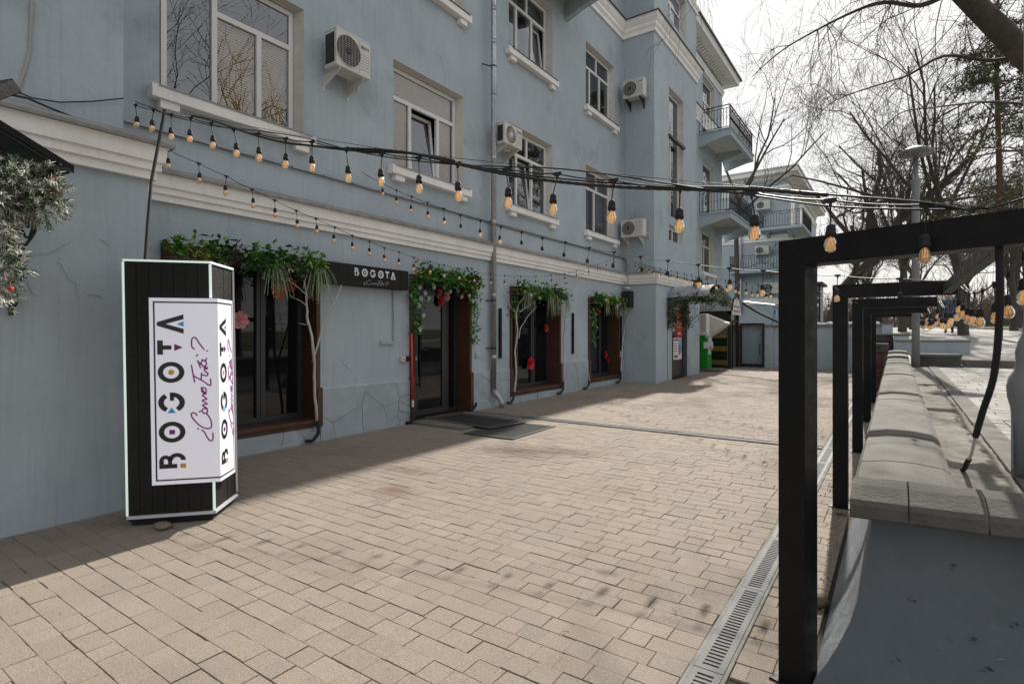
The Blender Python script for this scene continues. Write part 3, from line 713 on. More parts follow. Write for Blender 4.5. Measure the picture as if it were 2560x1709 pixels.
    if sill:
        sm = MB(); sm.bbox(X-.05, X+.13, y0-.20, y1+.20, z0-.165, z0-.015, .006)
        sm.bbox(X-.05, X+.095, y0-.10, y0+.12, z0-.265, z0-.166, .006); sm.bbox(X-.05, X+.095, y1-.12, y1+.10, z0-.265, z0-.166, .006)
        s_ = sm.build('window_sill', WHITE, win)
        MB().add([(X-.20,y0,z0+.008),(X+.145,y0-.13,z0-.012),(X+.145,y1+.13,z0-.012),(X-.20,y1,z0+.008),(X+.145,y0-.13,z0-.03),(X+.145,y1+.13,z0-.03)], [(0,1,2,3),(1,4,5,2)]).build('sill_flashing', FLASH if z0 < 7 else DARKTIN, win)
    return win
upper_window(UX, (*WCOLS[0],*ROW1), 'slat', cols=(.36,.70), noblind=(0,), tall=True)
upper_window(UX, (*WCOLS[1],*ROW1), 'slat', tilt=1, cols=(.27,.70))
upper_window(UX, (*WCOLS[2],*ROW1), None, tilt=1, tmull=True, cols=(.25,.62))
upper_window(UX, (*WCOLS[3],*ROW1), 'curtain', tmull=True, cols=(.42,))
for i, c in enumerate(WCOLS): upper_window(UX, (*c,*ROW2), 'curtain' if i in (1,2) else None, tilt=2 if i == 2 else None, tmull=True, cols=(.25,.62))
for c in WCOLS: upper_window(UX, (*c,*ROW3), None, tmull=True, sill=False)
upper_window(-6.11, STAIR, None, sill=False, transom=.66, cols=(.38,), rv=.16)
upper_window(-6.11, SMALLW, None, sill=False, transom=None, cols=(.5,), rv=.14)
upper_window(-6.11, TOPW, None, sill=False, transom=.6, cols=(.38,), tmull=False, rv=.18)
upper_window(UX, S3W[0], 'curtain', transom=.66, cols=(.42,))
upper_window(UX, S3W[1], 'curtain', sill=False, transom=.66, cols=(.42,))
upper_window(UX, S3W[2], 'curtain', sill=False, transom=.66, cols=(.42,))
MB().box(-6.16,-6.05,17.72,19.34,8.05,8.13).build('stair_window_ledge', DARKTIN, bld)

# ---------------------------------------------------------------- balconies
bal_me = MB().lathe([(.012,0),(.012,.34),(.024,.36),(.016,.40),(.024,.44),(.012,.46),(.012,.80)], 6).mesh('baluster', IRON)
def railing(parent, path, zs, step=.125):
    m = MB()
    for a, b in zip(path, path[1:]):
        for z, q in ((zs+1.0,.05),(zs+.87,.028),(zs+.07,.035)): m.bar((*a,z),(*b,z),q,q*.6)
        d = (Vector(b)-Vector(a)); n = max(1, int(d.length/step))
        for k in range(n+1):
            p = Vector(a)+d*k/n; inst('baluster', bal_me, parent, (p.x,p.y,zs+.07))
            if k % 3 == 1 and k < n:
                c = Vector(a)+d*(k+.5)/n; ux = d.normalized()
                m.tube([(c.x+ux.x*.045*math.cos(t_),c.y+ux.y*.045*math.cos(t_),zs+.935+.045*math.sin(t_)) for t_ in [i*math.pi/5 for i in range(11)]], .007, 4)
    for p in path: m.bar((*p,zs),(*p,zs+1.04),.03)
    m.build('railing', IRON, parent)
def balcony(parent, Xw, Xo, y0, y1, zs, wrap=0, brackets=3):
    s = MB(); s.bbox(Xw-.05, Xo, y0, y1, zs-.13, zs, .008); s.bbox(Xw-.05, Xo+.04, y0-.04, y1+.04, zs-.035, zs+.025, .006)
    b = s.build('balcony', BLUE, parent)
    u = MB()
    u.prism([(Xw,y0+.002,zs-.60),(Xw,y0+.002,zs-.13),(Xo-.002,y0+.002,zs-.13),(Xo-.002,y0+.002,zs-.30),(Xo-.30,y0+.002,zs-.33),(Xo-.75,y0+.002,zs-.44)], (0,.16,0))
    u.prism([(Xw,y1-.16,zs-.60),(Xw,y1-.16,zs-.13),(Xo-.002,y1-.16,zs-.13),(Xo-.002,y1-.16,zs-.30),(Xo-.30,y1-.16,zs-.33),(Xo-.75,y1-.16,zs-.44)], (0,.158,0))
    ym = y0+(y1-y0)*.62
    u.prism([(Xw,ym,zs-.60),(Xw,ym,zs-.13),(Xo-.15,ym,zs-.13),(Xo-.15,ym,zs-.30),(Xo-.75,ym,zs-.44)], (0,.16,0))
    u.box(Xo-.15, Xo-.003, y0+.16, y1-.16, zs-.30, zs-.131)
    u.build('bracket', BLUE, b)
    MB().add([(Xw,y0+.17,zs-.132),(Xo-.15,y0+.17,zs-.132),(Xo-.15,y1-.17,zs-.132),(Xw,y1-.17,zs-.132)], [(3,2,1,0)]).build('soffit', REVEAL, b)
    railing(b, [(Xw,y0+.06),(Xo-.06,y0+.06),(Xo-.06,y1-.06),(Xw,y1-.06)], zs+.025)
    return b
balcony(bld, UX, -5.80, 24.7, 29.3, 10.42)
bb = balcony(bld, UX, -5.80, 24.7, 29.3, 6.86)
balcony(bld, UX, -5.95, 9.45, 12.85, 10.45)

# ---------------------------------------------------------------- ground floor: plinth stones, timber-framed openings
def clip(poly, px, py, nx, ny):
    out = []
    for i in range(len(poly)):
        a, b = poly[i], poly[(i+1)%len(poly)]
        da = (a[0]-px)*nx+(a[1]-py)*ny; db = (b[0]-px)*nx+(b[1]-py)*ny
        if da <= 0: out.append(a)
        if da*db < 0:
            t = da/(da-db); out.append((a[0]+(b[0]-a[0])*t, a[1]+(b[1]-a[1])*t))
    return out
def inset(poly, d):
    out = list(poly)
    n = len(poly); A = sum(poly[i][0]*poly[(i+1)%n][1]-poly[(i+1)%n][0]*poly[i][1] for i in range(n)); sg = 1 if A > 0 else -1
    for i in range(n):
        a, b = poly[i], poly[(i+1)%n]; dx, dy = b[0]-a[0], b[1]-a[1]; l = math.hypot(dx,dy)
        if l < 1e-6: continue
        nx, ny = sg*dy/l, -sg*dx/l; out = clip(out, a[0]-nx*d, a[1]-ny*d, nx, ny)
        if len(out) < 3: return []
    return out
plinth = thing('plinth_tmp','x','x') if False else None
def plinth_zone(y0, y1, zt0, zt1, dens=3.4):
    zt = (zt0+zt1)/2
    zones.append((y0,y1,zt))
    zb = gz((y0+y1)/2)-.02
    n = max(2, int((y1-y0)*(zt-zb)*dens*2.6)); seeds = [(random.uniform(y0,y1), random.uniform(zb,zt)) for _ in range(n)]
    for _ in range(2):                                    # relax a little so that no slivers remain
        cells2 = []
        for i, s in enumerate(seeds):
            poly = [(y0,zb),(y1,zb),(y1,zt),(y0,zt)]
            for j, q in enumerate(seeds):
                if i != j: poly = clip(poly, (s[0]+q[0])/2, (s[1]+q[1])/2, q[0]-s[0], q[1]-s[1])
                if len(poly) < 3: break
            cells2.append(poly)
        if _ == 0: seeds = [((sum(p[0] for p in c)/len(c)*.5+s[0]*.5), (sum(p[1] for p in c)/len(c)*.5+s[1]*.5)) if len(c) > 2 else s for c, s in zip(cells2, seeds)]
    for c in cells2:
        if len(c) < 3: continue
        c = inset(c, random.uniform(.002,.0045))
        if len(c) < 3: continue
        d = random.uniform(.034,.048)
        stones.append((c, d))
stones = []; zones = []
plinth_zone(2.34, 5.09, .26, .26); plinth_zone(5.10, 6.95, .77, .77); plinth_zone(8.71, 10.02, .81, .81)
plinth_zone(10.03, 12.32, .235, .235); plinth_zone(12.33, 13.81, .85, .85); plinth_zone(13.82, 15.98, .26, .26); plinth_zone(15.985, 16.335, .86, .86)
plinths = []
for a, b, zt in zones: plinths.append((a, b, MB().box(GX-.02, GX+.026, a, b, -.2, zt).build('plinth', GROOVE, bld)))
def plinth_at(y): return min(plinths, key=lambda p: 0 if p[0] <= y <= p[1] else min(abs(y-p[0]),abs(y-p[1])))[2]
for c, d in stones:
    q = MB(); i2 = inset(c, .003)
    if len(i2) == len(c):
        n = len(c); q.v = [(GX+.02,p[0],p[1]) for p in c]+[(GX+d-.003,p[0],p[1]) for p in c]+[(GX+d,p[0],p[1]) for p in i2]
        q.f = [tuple(range(2*n,3*n))]+[(k,(k+1)%n,n+(k+1)%n,n+k) for k in range(n)]+[(n+k,n+(k+1)%n,2*n+(k+1)%n,2*n+k) for k in range(n)]; q.c = [None]*len(q.f)
    else: q.prism([(GX+.02,p[0],p[1]) for p in c], (d-.02,0,0))
    q.build('plinth_stone', BLUE_PLINTH, plinth_at(sum(p[0] for p in c)/len(c)))
for a, b, zt in ((5.10,6.95,.77),(8.71,10.02,.81),(12.33,13.81,.85),(15.985,16.335,.86)):
    MB().add([(GX-.01,a,zt+.035),(GX+.04,a,zt+.001),(GX+.04,b,zt+.001),(GX-.01,b,zt+.035),(GX+.04,a,zt-.012),(GX+.04,b,zt-.012)], [(0,1,2,3),(1,4,5,2)]).build('plinth_lip', BLUE_PLINTH, plinth_at((a+b)/2))

def timber_opening(h, floor, zblk, mulls, name):
    y0,y1,z0,z1 = h; F = GX-.30
    fm = MB(); frame_rect(fm, F, y0+.02, y1-.02, z0+.02, z1-.02, .075, .06)
    for c in mulls: fm.box(F-.055, F+.012, c-.065, c+.065, z0+.09, z1-.09); fm.box(F+.010, F+.022, c-.008, c+.008, z0+.09, z1-.09)
    win = fm.build(name, CHAR, bld)
    ed = [y0+.095]+[v for c in mulls for v in (c-.065, c+.065)]+[y1-.095]
    for a, b in zip(ed[::2], ed[1::2]):
        pane(win, F-.03, a, b, z0+.095, z1-.095, DARKGLASS)
    tr = MB(); lining(tr, GX, y0+.001, y1-.001, z0, z1, .36); tr.build('timber_reveal', WOOD, win)
    for a, b in ((y0-.055,y0+.012),(y1-.012,y1+.055)): MB().bbox(GX-.01, GX+.035, a, b, zblk, z1+.06, .004).build('timber_casing', WOOD, win)
    MB().bbox(GX-.01, GX+.035, y0+.013, y1-.013, z1-.012, z1+.06, .004).build('timber_casing', WOOD, win)
    for a, b in ((y0-.075,y0+.016),(y1-.016,y1+.075)): MB().bbox(GX-.01, GX+.07, a, b, z0-.10 if not floor else gz(y0)-.01, zblk-.001, .005).build('timber_foot', WOOD, win)
    if not floor:
        t = MB(); t.bbox(GX-.30, GX+.075, y0+.017, y1-.017, z0-.045, z0+.012, .006); t.bbox(GX-.02, GX+.058, y0+.017, y1-.017, z0-.10, z0-.046, .006)
        t.build('timber_sill', WOOD, win)
    return win
timber_opening(F1, False, .80, [3.62,4.36], 'cafe_window')
timber_opening(F2, False, .84, [10.74,11.44], 'cafe_window')
timber_opening(F3, False, .86, [14.55,15.22], 'cafe_window')
# the entrance: charcoal glazed door in a deep timber reveal
dw = timber_opening((DOOR[0],DOOR[1],gz(7.8),DOOR[3]), True, .83, [], 'entrance_door')
F = GX-.30
fm = MB(); frame_rect(fm, F+.035, 7.34, 8.22, .07, 2.44, .10, .05); fm.box(F-.04, F+.02, 7.24, 7.33, .05, 2.52); fm.box(F-.04, F+.02, 8.23, 8.32, .05, 2.52)
fm.build('door_leaf', CHAR, dw); pane(dw, F+.012, 7.44, 8.12, .17, 2.34, DARKGLASS)
hb = MB(); hx = F+.11; hb.tube([(hx,7.42,.62),(hx,7.42,1.98)], .017, 8); hb.tube([(F+.03,7.42,.66),(hx,7.42,.66)], .014, 6); hb.tube([(F+.03,7.42,1.94),(hx,7.42,1.94)], .014, 6)
hb.build('door_handle', BLACK, dw)
MB().bbox(F+.03, F+.05, 7.37, 7.41, 1.10, 1.18, .003).build('door_lock', GALV, dw)
# bay entrance: dark metal door set back in the bay
br = MB(); lining(br, -6.02, BDOOR[0], BDOOR[1], gz(18)-.02, BDOOR[3], .16); br.build('bay_door_reveal', BLUE_OLD, bld)
DARKDOOR = mat('dark_brown_metal_door', (.040,.030,.026), .4, var=.25, vscale=4)
bd = MB().box(-6.22,-6.16,BDOOR[0],BDOOR[1],gz(18)-.02,BDOOR[3]).build('bay_door', DARKDOOR, bld)
pb = MB(); pb.box(-6.159,-6.145,17.90,19.30,.16,.55); pb.box(-6.159,-6.145,17.90,19.30,.65,1.25); pb.box(-6.159,-6.145,17.90,19.30,1.35,2.6); pb.build('door_panel', DARKDOOR, bd)
MB().tube([(-6.14,18.0,1.5),(-6.08,18.0,1.5),(-6.07,18.12,1.55),(-6.08,18.24,1.5),(-6.14,18.24,1.5)], .012, 6).build('door_handle', IRON, bd)
MB().box(-6.018,-6.010,17.35,17.375,.1,2.2).build('bay_groove', GROOVE, bld)

# hairline cracks and patched plaster edges
RC = random.Random(17)
def crack(pts, X, r=.0016, mt=None):
    P = [Vector((X,y,z)) for y,z in pts]; F_ = []
    for a, b in zip(P, P[1:]):
        for k in range(5): F_.append(a.lerp(b,k/5)+Vector((0,RC.gauss(0,.006),RC.gauss(0,.006))))
    MB().tube(F_+[P[-1]], [r*RC.uniform(.5,1.2) for _ in F_]+[r*.3], 4).build('plaster_crack', mt or BLUE_OLD, bld)
def cpx(l, X): return [(on_x(a,b,X).y, on_x(a,b,X).z) for a,b in l]
for l in ([(150,655),(168,690),(190,712),(198,745)],[(70,640),(130,632),(180,600)],[(60,660),(80,735),(100,738)],[(250,600),(275,612)],[(40,752),(75,754)],[(220,735),(262,742)]): crack(cpx(l,-5.815), -5.815, .0035, BLUE)
for l in ([(850,900),(880,930),(905,985)],[(1010,420),(1022,470),(1015,520)],[(690,560),(720,566),(740,562)],[(1440,380),(1452,420),(1448,455)],[(1100,140),(1112,190),(1104,250)],[(1300,420),(1308,470)]): crack(cpx(l,GX+.002 if l[0][1] > 500 else UX+.002), GX+.002 if l[0][1] > 500 else UX+.002)
crack(cpx([(1700,150),(1708,230),(1702,330)],-6.108), -6.108)
# ================================================================== lettering of the cafe
def arc(cx, cy, rx, ry, a0, a1, n): return [(cx+rx*math.cos(R(a0+(a1-a0)*i/n)), cy+ry*math.sin(R(a0+(a1-a0)*i/n))) for i in range(n+1)]
def band(cx, cy, rx, ry, k, a0, a1, n=20):               # ring sector as quads
    o = arc(cx,cy,rx,ry,a0,a1,n); i = arc(cx,cy,rx*k,ry*k,a0,a1,n)
    return [[o[j],o[j+1],i[j+1],i[j]] for j in range(n)]
def rect(a,b,c,d): return [(a,b),(c,b),(c,d),(a,d)]
LOGO = [                                                  # letter, colour key, polygons (metres, 0.2 high)
 ('B','k',[rect(0,.066,.036,.2)]+[rect(.036,.166,.066,.2)]+[rect(.036,.104,.07,.134)]+band(.062,.152,.048,.048,.36,-90,90,10)+band(.066,.067,.060,.067,.46,-90,90,12)),
 ('B','o',[rect(0,0,.036,.042)]),
 ('O','k',band(.3025,.1,.0875,.1,.60,0,360,28)), ('O','p',[rect(.284,.079,.321,.121)]),
 ('G','k',band(.549,.1,.085,.1,.58,32,152,14)+band(.549,.1,.085,.1,.58,212,358,16)+[rect(.565,.082,.634,.112)]), ('G','c',[[(.462,.07),(.462,.132),(.508,.101)]]),
 ('O','k',band(.8025,.1,.0875,.1,.60,0,360,28)), ('O','o',[arc(.8025,.1,.022,.022,0,345,23)]),
 ('T','k',[rect(.951,.158,1.07,.2), rect(.993,.095,1.028,.158)]), ('T','p',[[(.981,.073),(1.011,.008),(1.041,.073)]]),
 ('A','k',[[(1.126,0),(1.166,0),(1.207,.135),(1.192,.2)],[(1.207,.135),(1.248,0),(1.288,0),(1.222,.2)],[(1.192,.2),(1.207,.135),(1.222,.2)]]), ('A','c',[[(1.184,0),(1.230,0),(1.207,.05)]]),
]
SCRIPT = [[(435,1075),(458,1095),(478,1135),(498,1157),(515,1155),(522,1130),(518,1100)], [(405,1062),(411,1068)],
 [(402,965),(390,950),(372,944),(360,952),(362,972),(385,1005),(420,1040),(460,1062),(495,1066),(511,1048),(508,1010),(494,980),(474,952)],
 [(474,952),(452,950),(441,932),(454,915),(477,921),(482,940),(468,952)], [(421,941),(428,931)],
 [(480,915),(447,893),(455,886),(480,880),(446,858),(454,850),(478,845),(448,818),(455,810),(476,803)],
 [(476,803),(452,798),(439,778),(450,760),(470,766),(475,786),(460,795),(437,756)],
 [(366,590),(375,645),(388,717)], [(379,668),(418,691),(455,712),(490,738),(506,743),(512,728),(509,694)], [(437,702),(442,650)],
 [(446,662),(468,669),(485,668),(490,652),(470,640),(462,618)], [(412,562),(450,594),(482,622),(484,606)], [(434,612),(416,556)],
 [(482,612),(456,598),(440,580),(450,556),(470,560),(481,580),(468,601)], [(446,548),(470,560),(482,540)], [(404,524),(416,512)],
 [(390,470),(373,455),(370,415),(379,388),(400,386),(430,430),(465,475)], [(484,486),(491,483)]]
def smooth_line(pts, n=4):
    out = []; P = [Vector((*p,0)) for p in pts]
    if len(P) < 3: return [p.to_2d() for p in P]
    for i in range(len(P)-1):
        a, b, c, d = P[max(i-1,0)], P[i], P[i+1], P[min(i+2,len(P)-1)]
        for k in range(n):
            t = k/n; out.append((.5*((2*b)+(c-a)*t+(2*a-5*b+4*c-d)*t*t+(3*b-a-3*c+d)*t**3)).to_2d())
    out.append(P[-1].to_2d()); return out
def write_logo(parent, O, U, V, N, su, sv, keys, script_mat, thick=.004, stroke=.0065, names=True, sdrop=0.0, ssc=1.0, soff=0.0):
    O, U, V, N = Vector(O), Vector(U), Vector(V), Vector(N)
    P = lambda u, v, d=0: O+U*(u*su)+V*(v*sv)+N*d
    for ch, key, polys in LOGO:
        m = MB()
        for poly in polys:
            q = [P(u,v) for u,v in poly]
            nrm = (q[1]-q[0]).cross(q[2]-q[0])
            if nrm.dot(N) < 0: q.reverse()
            m.prism(q, N*thick)
        m.build('letter' if key == 'k' else 'letter_mark', keys[key], parent)
    m = MB()
    for st in SCRIPT:
        pts = smooth_line([((1160-y)/883+.215, -(x-312)/995) for x, y in st])
        pts = [P((p.x-.65)*ssc+.65+soff, (p.y+.125)*ssc-.125+sdrop, thick*.5) for p in pts]
        for a, b in zip(pts, pts[1:]):
            d = (b-a)
            if d.length < 1e-6: continue
            r = d.cross(N).normalized()*stroke/2; e = d.normalized()*stroke*.3
            m.prism([a-e-r, b+e-r, b+e+r, a-e+r] if (d.cross(r*2)).dot(N) > 0 else [a-e+r, b+e+r, b+e-r, a-e-r], N*thick*.6)
    m.build('script_line', script_mat, parent)

# ------------------------------------------------------------------ the sign pillar
SH = Vector((-.0145,-.010,0))                              # it leans a little
def lean(mb): mb.v = [(p[0]+SH.x*p[2], p[1]+SH.y*p[2], p[2]) for p in mb.v]; return mb
A2, B2, C2 = Vector((-5.27,1.95)), Vector((-4.84,2.44)), Vector((-5.17,2.81)); D2 = A2+(C2-B2)
sp = thing('sign_pillar', 'tall black timber pillar with lit edges and white BOGOTA lightbox', 'sign', (-5.1,2.35,gz(2.3)))
lean(MB().prism([(p.x,p.y,.075) for p in [q+(Vector((-5.06,2.38))-q)*.03 for q in (A2,B2,C2,D2)]], (0,0,2.15))).build('core', PLANK, sp)
lean(MB().prism([(p.x,p.y,.0) for p in [q+(Vector((-5.06,2.38))-q)*.05 for q in (A2,B2,C2,D2)]], (0,0,.08))).build('foot', PLANK, sp)
def planks(a, b, n):
    d = (b-a)/n; nr = Vector((d.y,-d.x)).normalized()
    for k in range(n):
        p = a+d*k; q = a+d*(k+1); g = d.normalized()*.002; o = random.uniform(0,.003)
        p1 = p+g+nr*(-.012); q1 = q-g+nr*(-.012); p2 = p+g+nr*(o); q2 = q-g+nr*(o)
        lean(MB().prism([(*p1,.03),(*p2,.03),(*q2,.03),(*q1,.03)], (0,0,2.17))).build('plank', PLANK, sp)
planks(A2, B2, 7); planks(B2, C2, 5)
def strip(a, b, mt, r=.008): lean(MB().bar(a, b, r*2, r*2)).build('light_strip', mt, sp)
nAB = Vector((.752,-.66)); nBC = Vector((.746,.666)); o_ = .012
a_, b_, c_ = A2+nAB*o_, B2+(nAB+nBC)*o_*.7, C2+nBC*o_
strip((*a_,2.215),(*b_,2.215),LED); strip((*b_,2.215),(*c_,2.215),LED)
strip((*a_,.08),(*a_,2.20),LED,.007); strip((*b_,.08),(*b_,.34),LED); strip((*b_,1.91),(*b_,2.20),LED); strip((*c_,.10),(*c_,2.20),LEDOFF,.008)
strip((*a_,.065),(*b_,.065),LEDOFF,.012); strip((*b_,.065),(*c_,.065),LEDOFF,.012)
E2 = Vector((-4.727,2.447)); dAB = Vector((.66,.752)); dBC = Vector((-.666,.746))
G2, H2 = E2-dAB*.52, E2+dBC*.33
lb = lean(MB().prism([(*p,.34) for p in (G2,E2,H2,H2-nBC*.10,E2-(nAB+nBC)*.08,G2-nAB*.09)], (0,0,1.56))).build('lightbox', BOXW, sp)
def border(a, b, nr, l, r):
    m = MB(); d = (b-a).normalized(); p = a+nr*.0015; w_ = .006
    L_ = (b-a).length; e0 = .03 if l else 0; e1 = L_-.022 if r else L_
    def qd(s0,s1,z0,z1): 
        u, v = p+d*s0, p+d*s1; m.prism([(*u,z0),(*v,z0),(*v,z1),(*u,z1)], (nr.x*.001,nr.y*.001,0))
    qd(e0,e1,.372,.384); qd(e0,e1,1.858,1.87)
    if l: qd(e0,e0+.012,.384,1.858)
    if r: qd(e1-.008,e1,.384,1.858)
    lean(m).build('border_line', INK, lb)
border(G2, E2, nAB, True, False); border(E2, H2, nBC, False, True)
K_ = dict(k=INK, o=OCHRE, p=PURPLE, c=CYAN)
zUP = Vector((SH.x,SH.y,1))
def lz(p, z): return (p.x+SH.x*z, p.y+SH.y*z, z)
o1 = G2+dAB*.257+nAB*.001; write_logo(lb, lz(o1,.475), zUP, (-dAB.x,-dAB.y,0), (nAB.x,nAB.y,0), 1.0, 1.0, K_, MAGENTA, .002, .0105)
o1 = E2+dBC*.165+nBC*.001; write_logo(lb, lz(o1,.475), zUP, (-dBC.x,-dBC.y,0), (nBC.x,nBC.y,0), .98, .68, K_, MAGENTA, .002, .0095)
tag(lean(MB().tube([(-5.24,2.10,2.20),(-5.30,2.15,2.55),(-5.36,2.21,2.95),(-5.38,2.28,3.3),(-5.36,2.33,3.62)], .014, 8)).build('power_conduit', CABLE), 'black conduit rising from the top of the sign pillar to the light string', 'cable')

# ------------------------------------------------------------------ the long black sign on the facade
ws = thing('wall_sign', 'long black wooden box sign with white BOGOTA lettering beside the cafe door', 'sign', (-7.0,5.95,2.5))
MB().bbox(GX+.02, GX+.17, 5.13, 6.78, 2.345, 2.675, .004).build('sign_box', PLANK, ws)
for k in range(9): MB().box(GX+.1702, GX+.174, 5.135+k*.182, 5.135+k*.182+.179, 2.348, 2.672).build('sign_board', PLANK, ws)
write_logo(ws, (GX+.1745,5.62,2.50), (0,1,0), (0,0,1), (1,0,0), .66, .62, dict(k=SIGNW,o=SIGNW,p=SIGNW,c=SIGNW), SIGNW, .004, .0045, ssc=.90, sdrop=-.01)
wc = thing('conduit', 'thin grey conduit dropping from the black wall sign to a stub', 'conduit', (GX,6.6,2.0))
MB().bar((GX+.02,6.58,2.34),(GX+.02,6.58,1.46),.03,.03).bar((GX+.02,6.595,1.45),(GX+.02,6.28,1.45),.04,.05).build('conduit_pipe', BLUE_PLINTH, wc)

# ------------------------------------------------------------------ air conditioners (front towards local -Y)
def text_mesh(body, size, mt, parent, M, align='CENTER', ext=.0015):
    cu = bpy.data.curves.new('lettering', 'FONT'); cu.body = body; cu.size = size; cu.align_x = align; cu.extrude = ext
    o = bpy.data.objects.new('lettering', cu); COL.objects.link(o)
    dg = bpy.context.evaluated_depsgraph_get(); me = bpy.data.meshes.new_from_object(o.evaluated_get(dg))
    bpy.data.objects.remove(o); me.materials.clear(); me.materials.append(mt); me.transform(M)
    t = bpy.data.objects.new('lettering', me); COL.objects.link(t); t.parent = parent; return t
def ac_unit(label, loc, rz, brand, W=.80, H=.55, Dp=.28, gap=.14, ink=None, swirl=False, rust=False):
    t = thing('air_conditioner', label, 'air conditioner', loc, 'air conditioners on the facades', rz)
    f = -gap-Dp
    b = MB(); b.bbox(0, W, f, -gap, 0, H, .012); b.bbox(-.004, W+.004, f-.004, -gap+.004, H-.02, H+.006, .006); b.build('casing', ACW, t, local=True)
    MB().box(-.003,.001, f+.05, -gap-.03, .06, H-.06).build('side_coil', ACD, t, local=True)
    cx, cz, r = W*.34, H*.5, H*.41
    ring = lambda r0, n=28: [(cx+r0*math.cos(2*math.pi*k/n), f-.004, cz+r0*math.sin(2*math.pi*k/n)) for k in range(n)]
    MB().prism(ring(r)[::-1], (0,.003,0)).build('fan_recess', ACD, t, local=True)
    g = MB()
    MBt = ring(r,28); g.tube(MBt+[MBt[0]], .008, 5)
    if swirl:
        for k in range(22):
            a = 2*math.pi*k/22; g.tube([(cx+r*q*math.cos(a+q*.9), f-.010, cz+r*q*math.sin(a+q*.9)) for q in (.18,.45,.7,.98)], .006, 4)
    else:
        for k in range(-7,8):
            h_ = math.sqrt(max(0,1-(k/8)**2))*r; g.tube([(cx-h_,f-.009,cz+r*k/8),(cx+h_,f-.009,cz+r*k/8)], .0022, 3)
        for k in range(-3,4):
            h_ = math.sqrt(max(0,1-(k/4)**2))*r; g.tube([(cx+r*k/4,f-.011,cz-h_),(cx+r*k/4,f-.011,cz+h_)], .003, 3)
    g.build('fan_grille', ACW, t, local=True)
    MB().lathe([(.0,0),(.05,0),(.05,.006),(.03,.012),(0,.012)], 14).xf(Matrix.Translation((cx,f-.008,cz)) @ Matrix.Rotation(R(90),4,'X')).build('fan_hub', ACW if swirl else ACD, t, local=True)
    s = MB(); s.box(W*.665,W*.672,f-.004,f,.03,H-.03)
    for k in range(6): s.box(W*.70,W*.95,f-.003,f,.10+k*.045,.106+k*.045)
    s.build('vent_line', GREY_LINE, t, local=True)
    if brand: text_mesh(brand, .062, ink or INK, t, Matrix.Translation((W*.83,f-.003,H*.76)) @ Matrix.Rotation(R(90),4,'X'))
    for x in (W*.12, W*.80):
        k = MB(); k.box(x-.018,x+.018,-.012,0,-.28,.02); k.prism([(x-.004,-.01,-.012),(x-.004,f+.02,-.012),(x-.004,f+.02,-.05),(x-.004,-.01,-.22)], (.008,0,0)); k.box(x-.022,x+.022,f+.02,-.01,-.014,-.001)
        k.build('bracket', BROWNF if rust else ACW, t, local=True)
    pp = MB(); pp.tube([(W+.002,-gap-.06,.12),(W+.05,-gap-.03,.10),(W+.07,-.05,.05),(W+.05,-.01,-.05)], .012, 6); pp.build('refrigerant_pipe', ACW, t, local=True)
    return t
ac_unit('large aged air conditioner lettered BEKO beside the big left window', (UX,5.18,5.56), R(90), 'BEKO', .64, .56, .29, .11, NAVY)
ac_unit('white air conditioner with swirl fan grille behind the downpipe', (UX,9.43,5.62), R(90), 'OTEX', .66, .45, .22, .18, INK, True)
p = on_y(1557,197,16.0); q = on_y(1604,190,16.0)
ac_unit('upper air conditioner in the shaded corner of the far bay, on rusty brackets', (p.x,16.43,8.86), 0, 'AVIA', q.x-p.x+.05, .55, .28, .14, INK, False, True)
p = on_y(1553,550,16.0)
ac_unit('lower air conditioner with red badge in the shaded corner of the far bay', (p.x-.02,16.43,4.58), 0, 'AMS', .73, .53, .28, .14, RED)

# ------------------------------------------------------------------ downpipe
dp = thing('downpipe', 'galvanised downpipe running down the whole facade past the cafe door', 'downpipe', (-6.97,9.33,.1))
MB().tube([(-6.97,9.33,.40),(-6.97,9.33,14.2)], .058, 14).build('pipe', GALV, dp, smooth=True)
MB().tube([(-6.97,9.33,.44),(-6.97,9.33,.40),(-6.93,9.36,.33),(-6.86,9.41,.22),(-6.83,9.43,.14),(-6.83,9.43,.06)], .058, 12).build('outlet_elbow', GALV, dp, smooth=True)
for z in (1.05,2.35,3.9,5.25,6.62,7.7,8.4): MB().tube([(-6.97,9.33,z),(-6.97,9.33,z+.10)], .0605, 14).build('pipe_joint', GALV, dp, smooth=True)
for z in (1.28,2.28,5.02,7.22):
    MB().tube([(-6.97,9.33,z),(-6.97,9.33,z+.03)], .063, 14).bar((-7.00,9.30,z+.015),(-7.10,9.10,z+.015),.02,.02).build('bracket', IRON, dp)

# ------------------------------------------------------------------ wall bar lamps, sockets, speaker, camera
for y, s in ((9.65,'slim black bar lamp between the downpipe and the middle cafe window'),(12.92,'slim black bar lamp between the middle and far cafe windows'),(16.03,'slim black bar lamp right of the far cafe window')):
    t = thing('bar_lamp', s, 'wall lamp', (GX,y,1.6), 'slim black bar lamps on the facade')
    MB().bbox(GX+.012, GX+.058, y-.028, y+.028, 1.07, 2.15, .004).build('lamp_body', BLACK, t); MB().box(GX, GX+.012, y-.018, y+.018, 1.5, 1.7).build('mount', IRON, t)
def socket(label, y, z, plug):
    t = thing('socket_box', label, 'socket', (GX,y,z)); MB().bbox(GX, GX+.06, y-.045, y+.045, z-.045, z+.045, .006).build('socket_body', ACW, t)
    MB().lathe([(.0,0),(.024,0),(.024,.004),(0,.004)], 12).xf(Matrix.Translation((GX+.06,y,z)) @ Matrix.Rotation(R(90),4,'Y')).build('socket_hole', GREY_LINE, t)
    if plug: MB().bbox(GX, GX+.06, y+.05, y+.13, z-.045, z+.045, .006).build('plug', RUBBER, t)
socket('white socket box with black plug left of the cafe door', 6.78, 1.16, True)
socket('white socket box right of the cafe door', 8.86, 1.17, False)
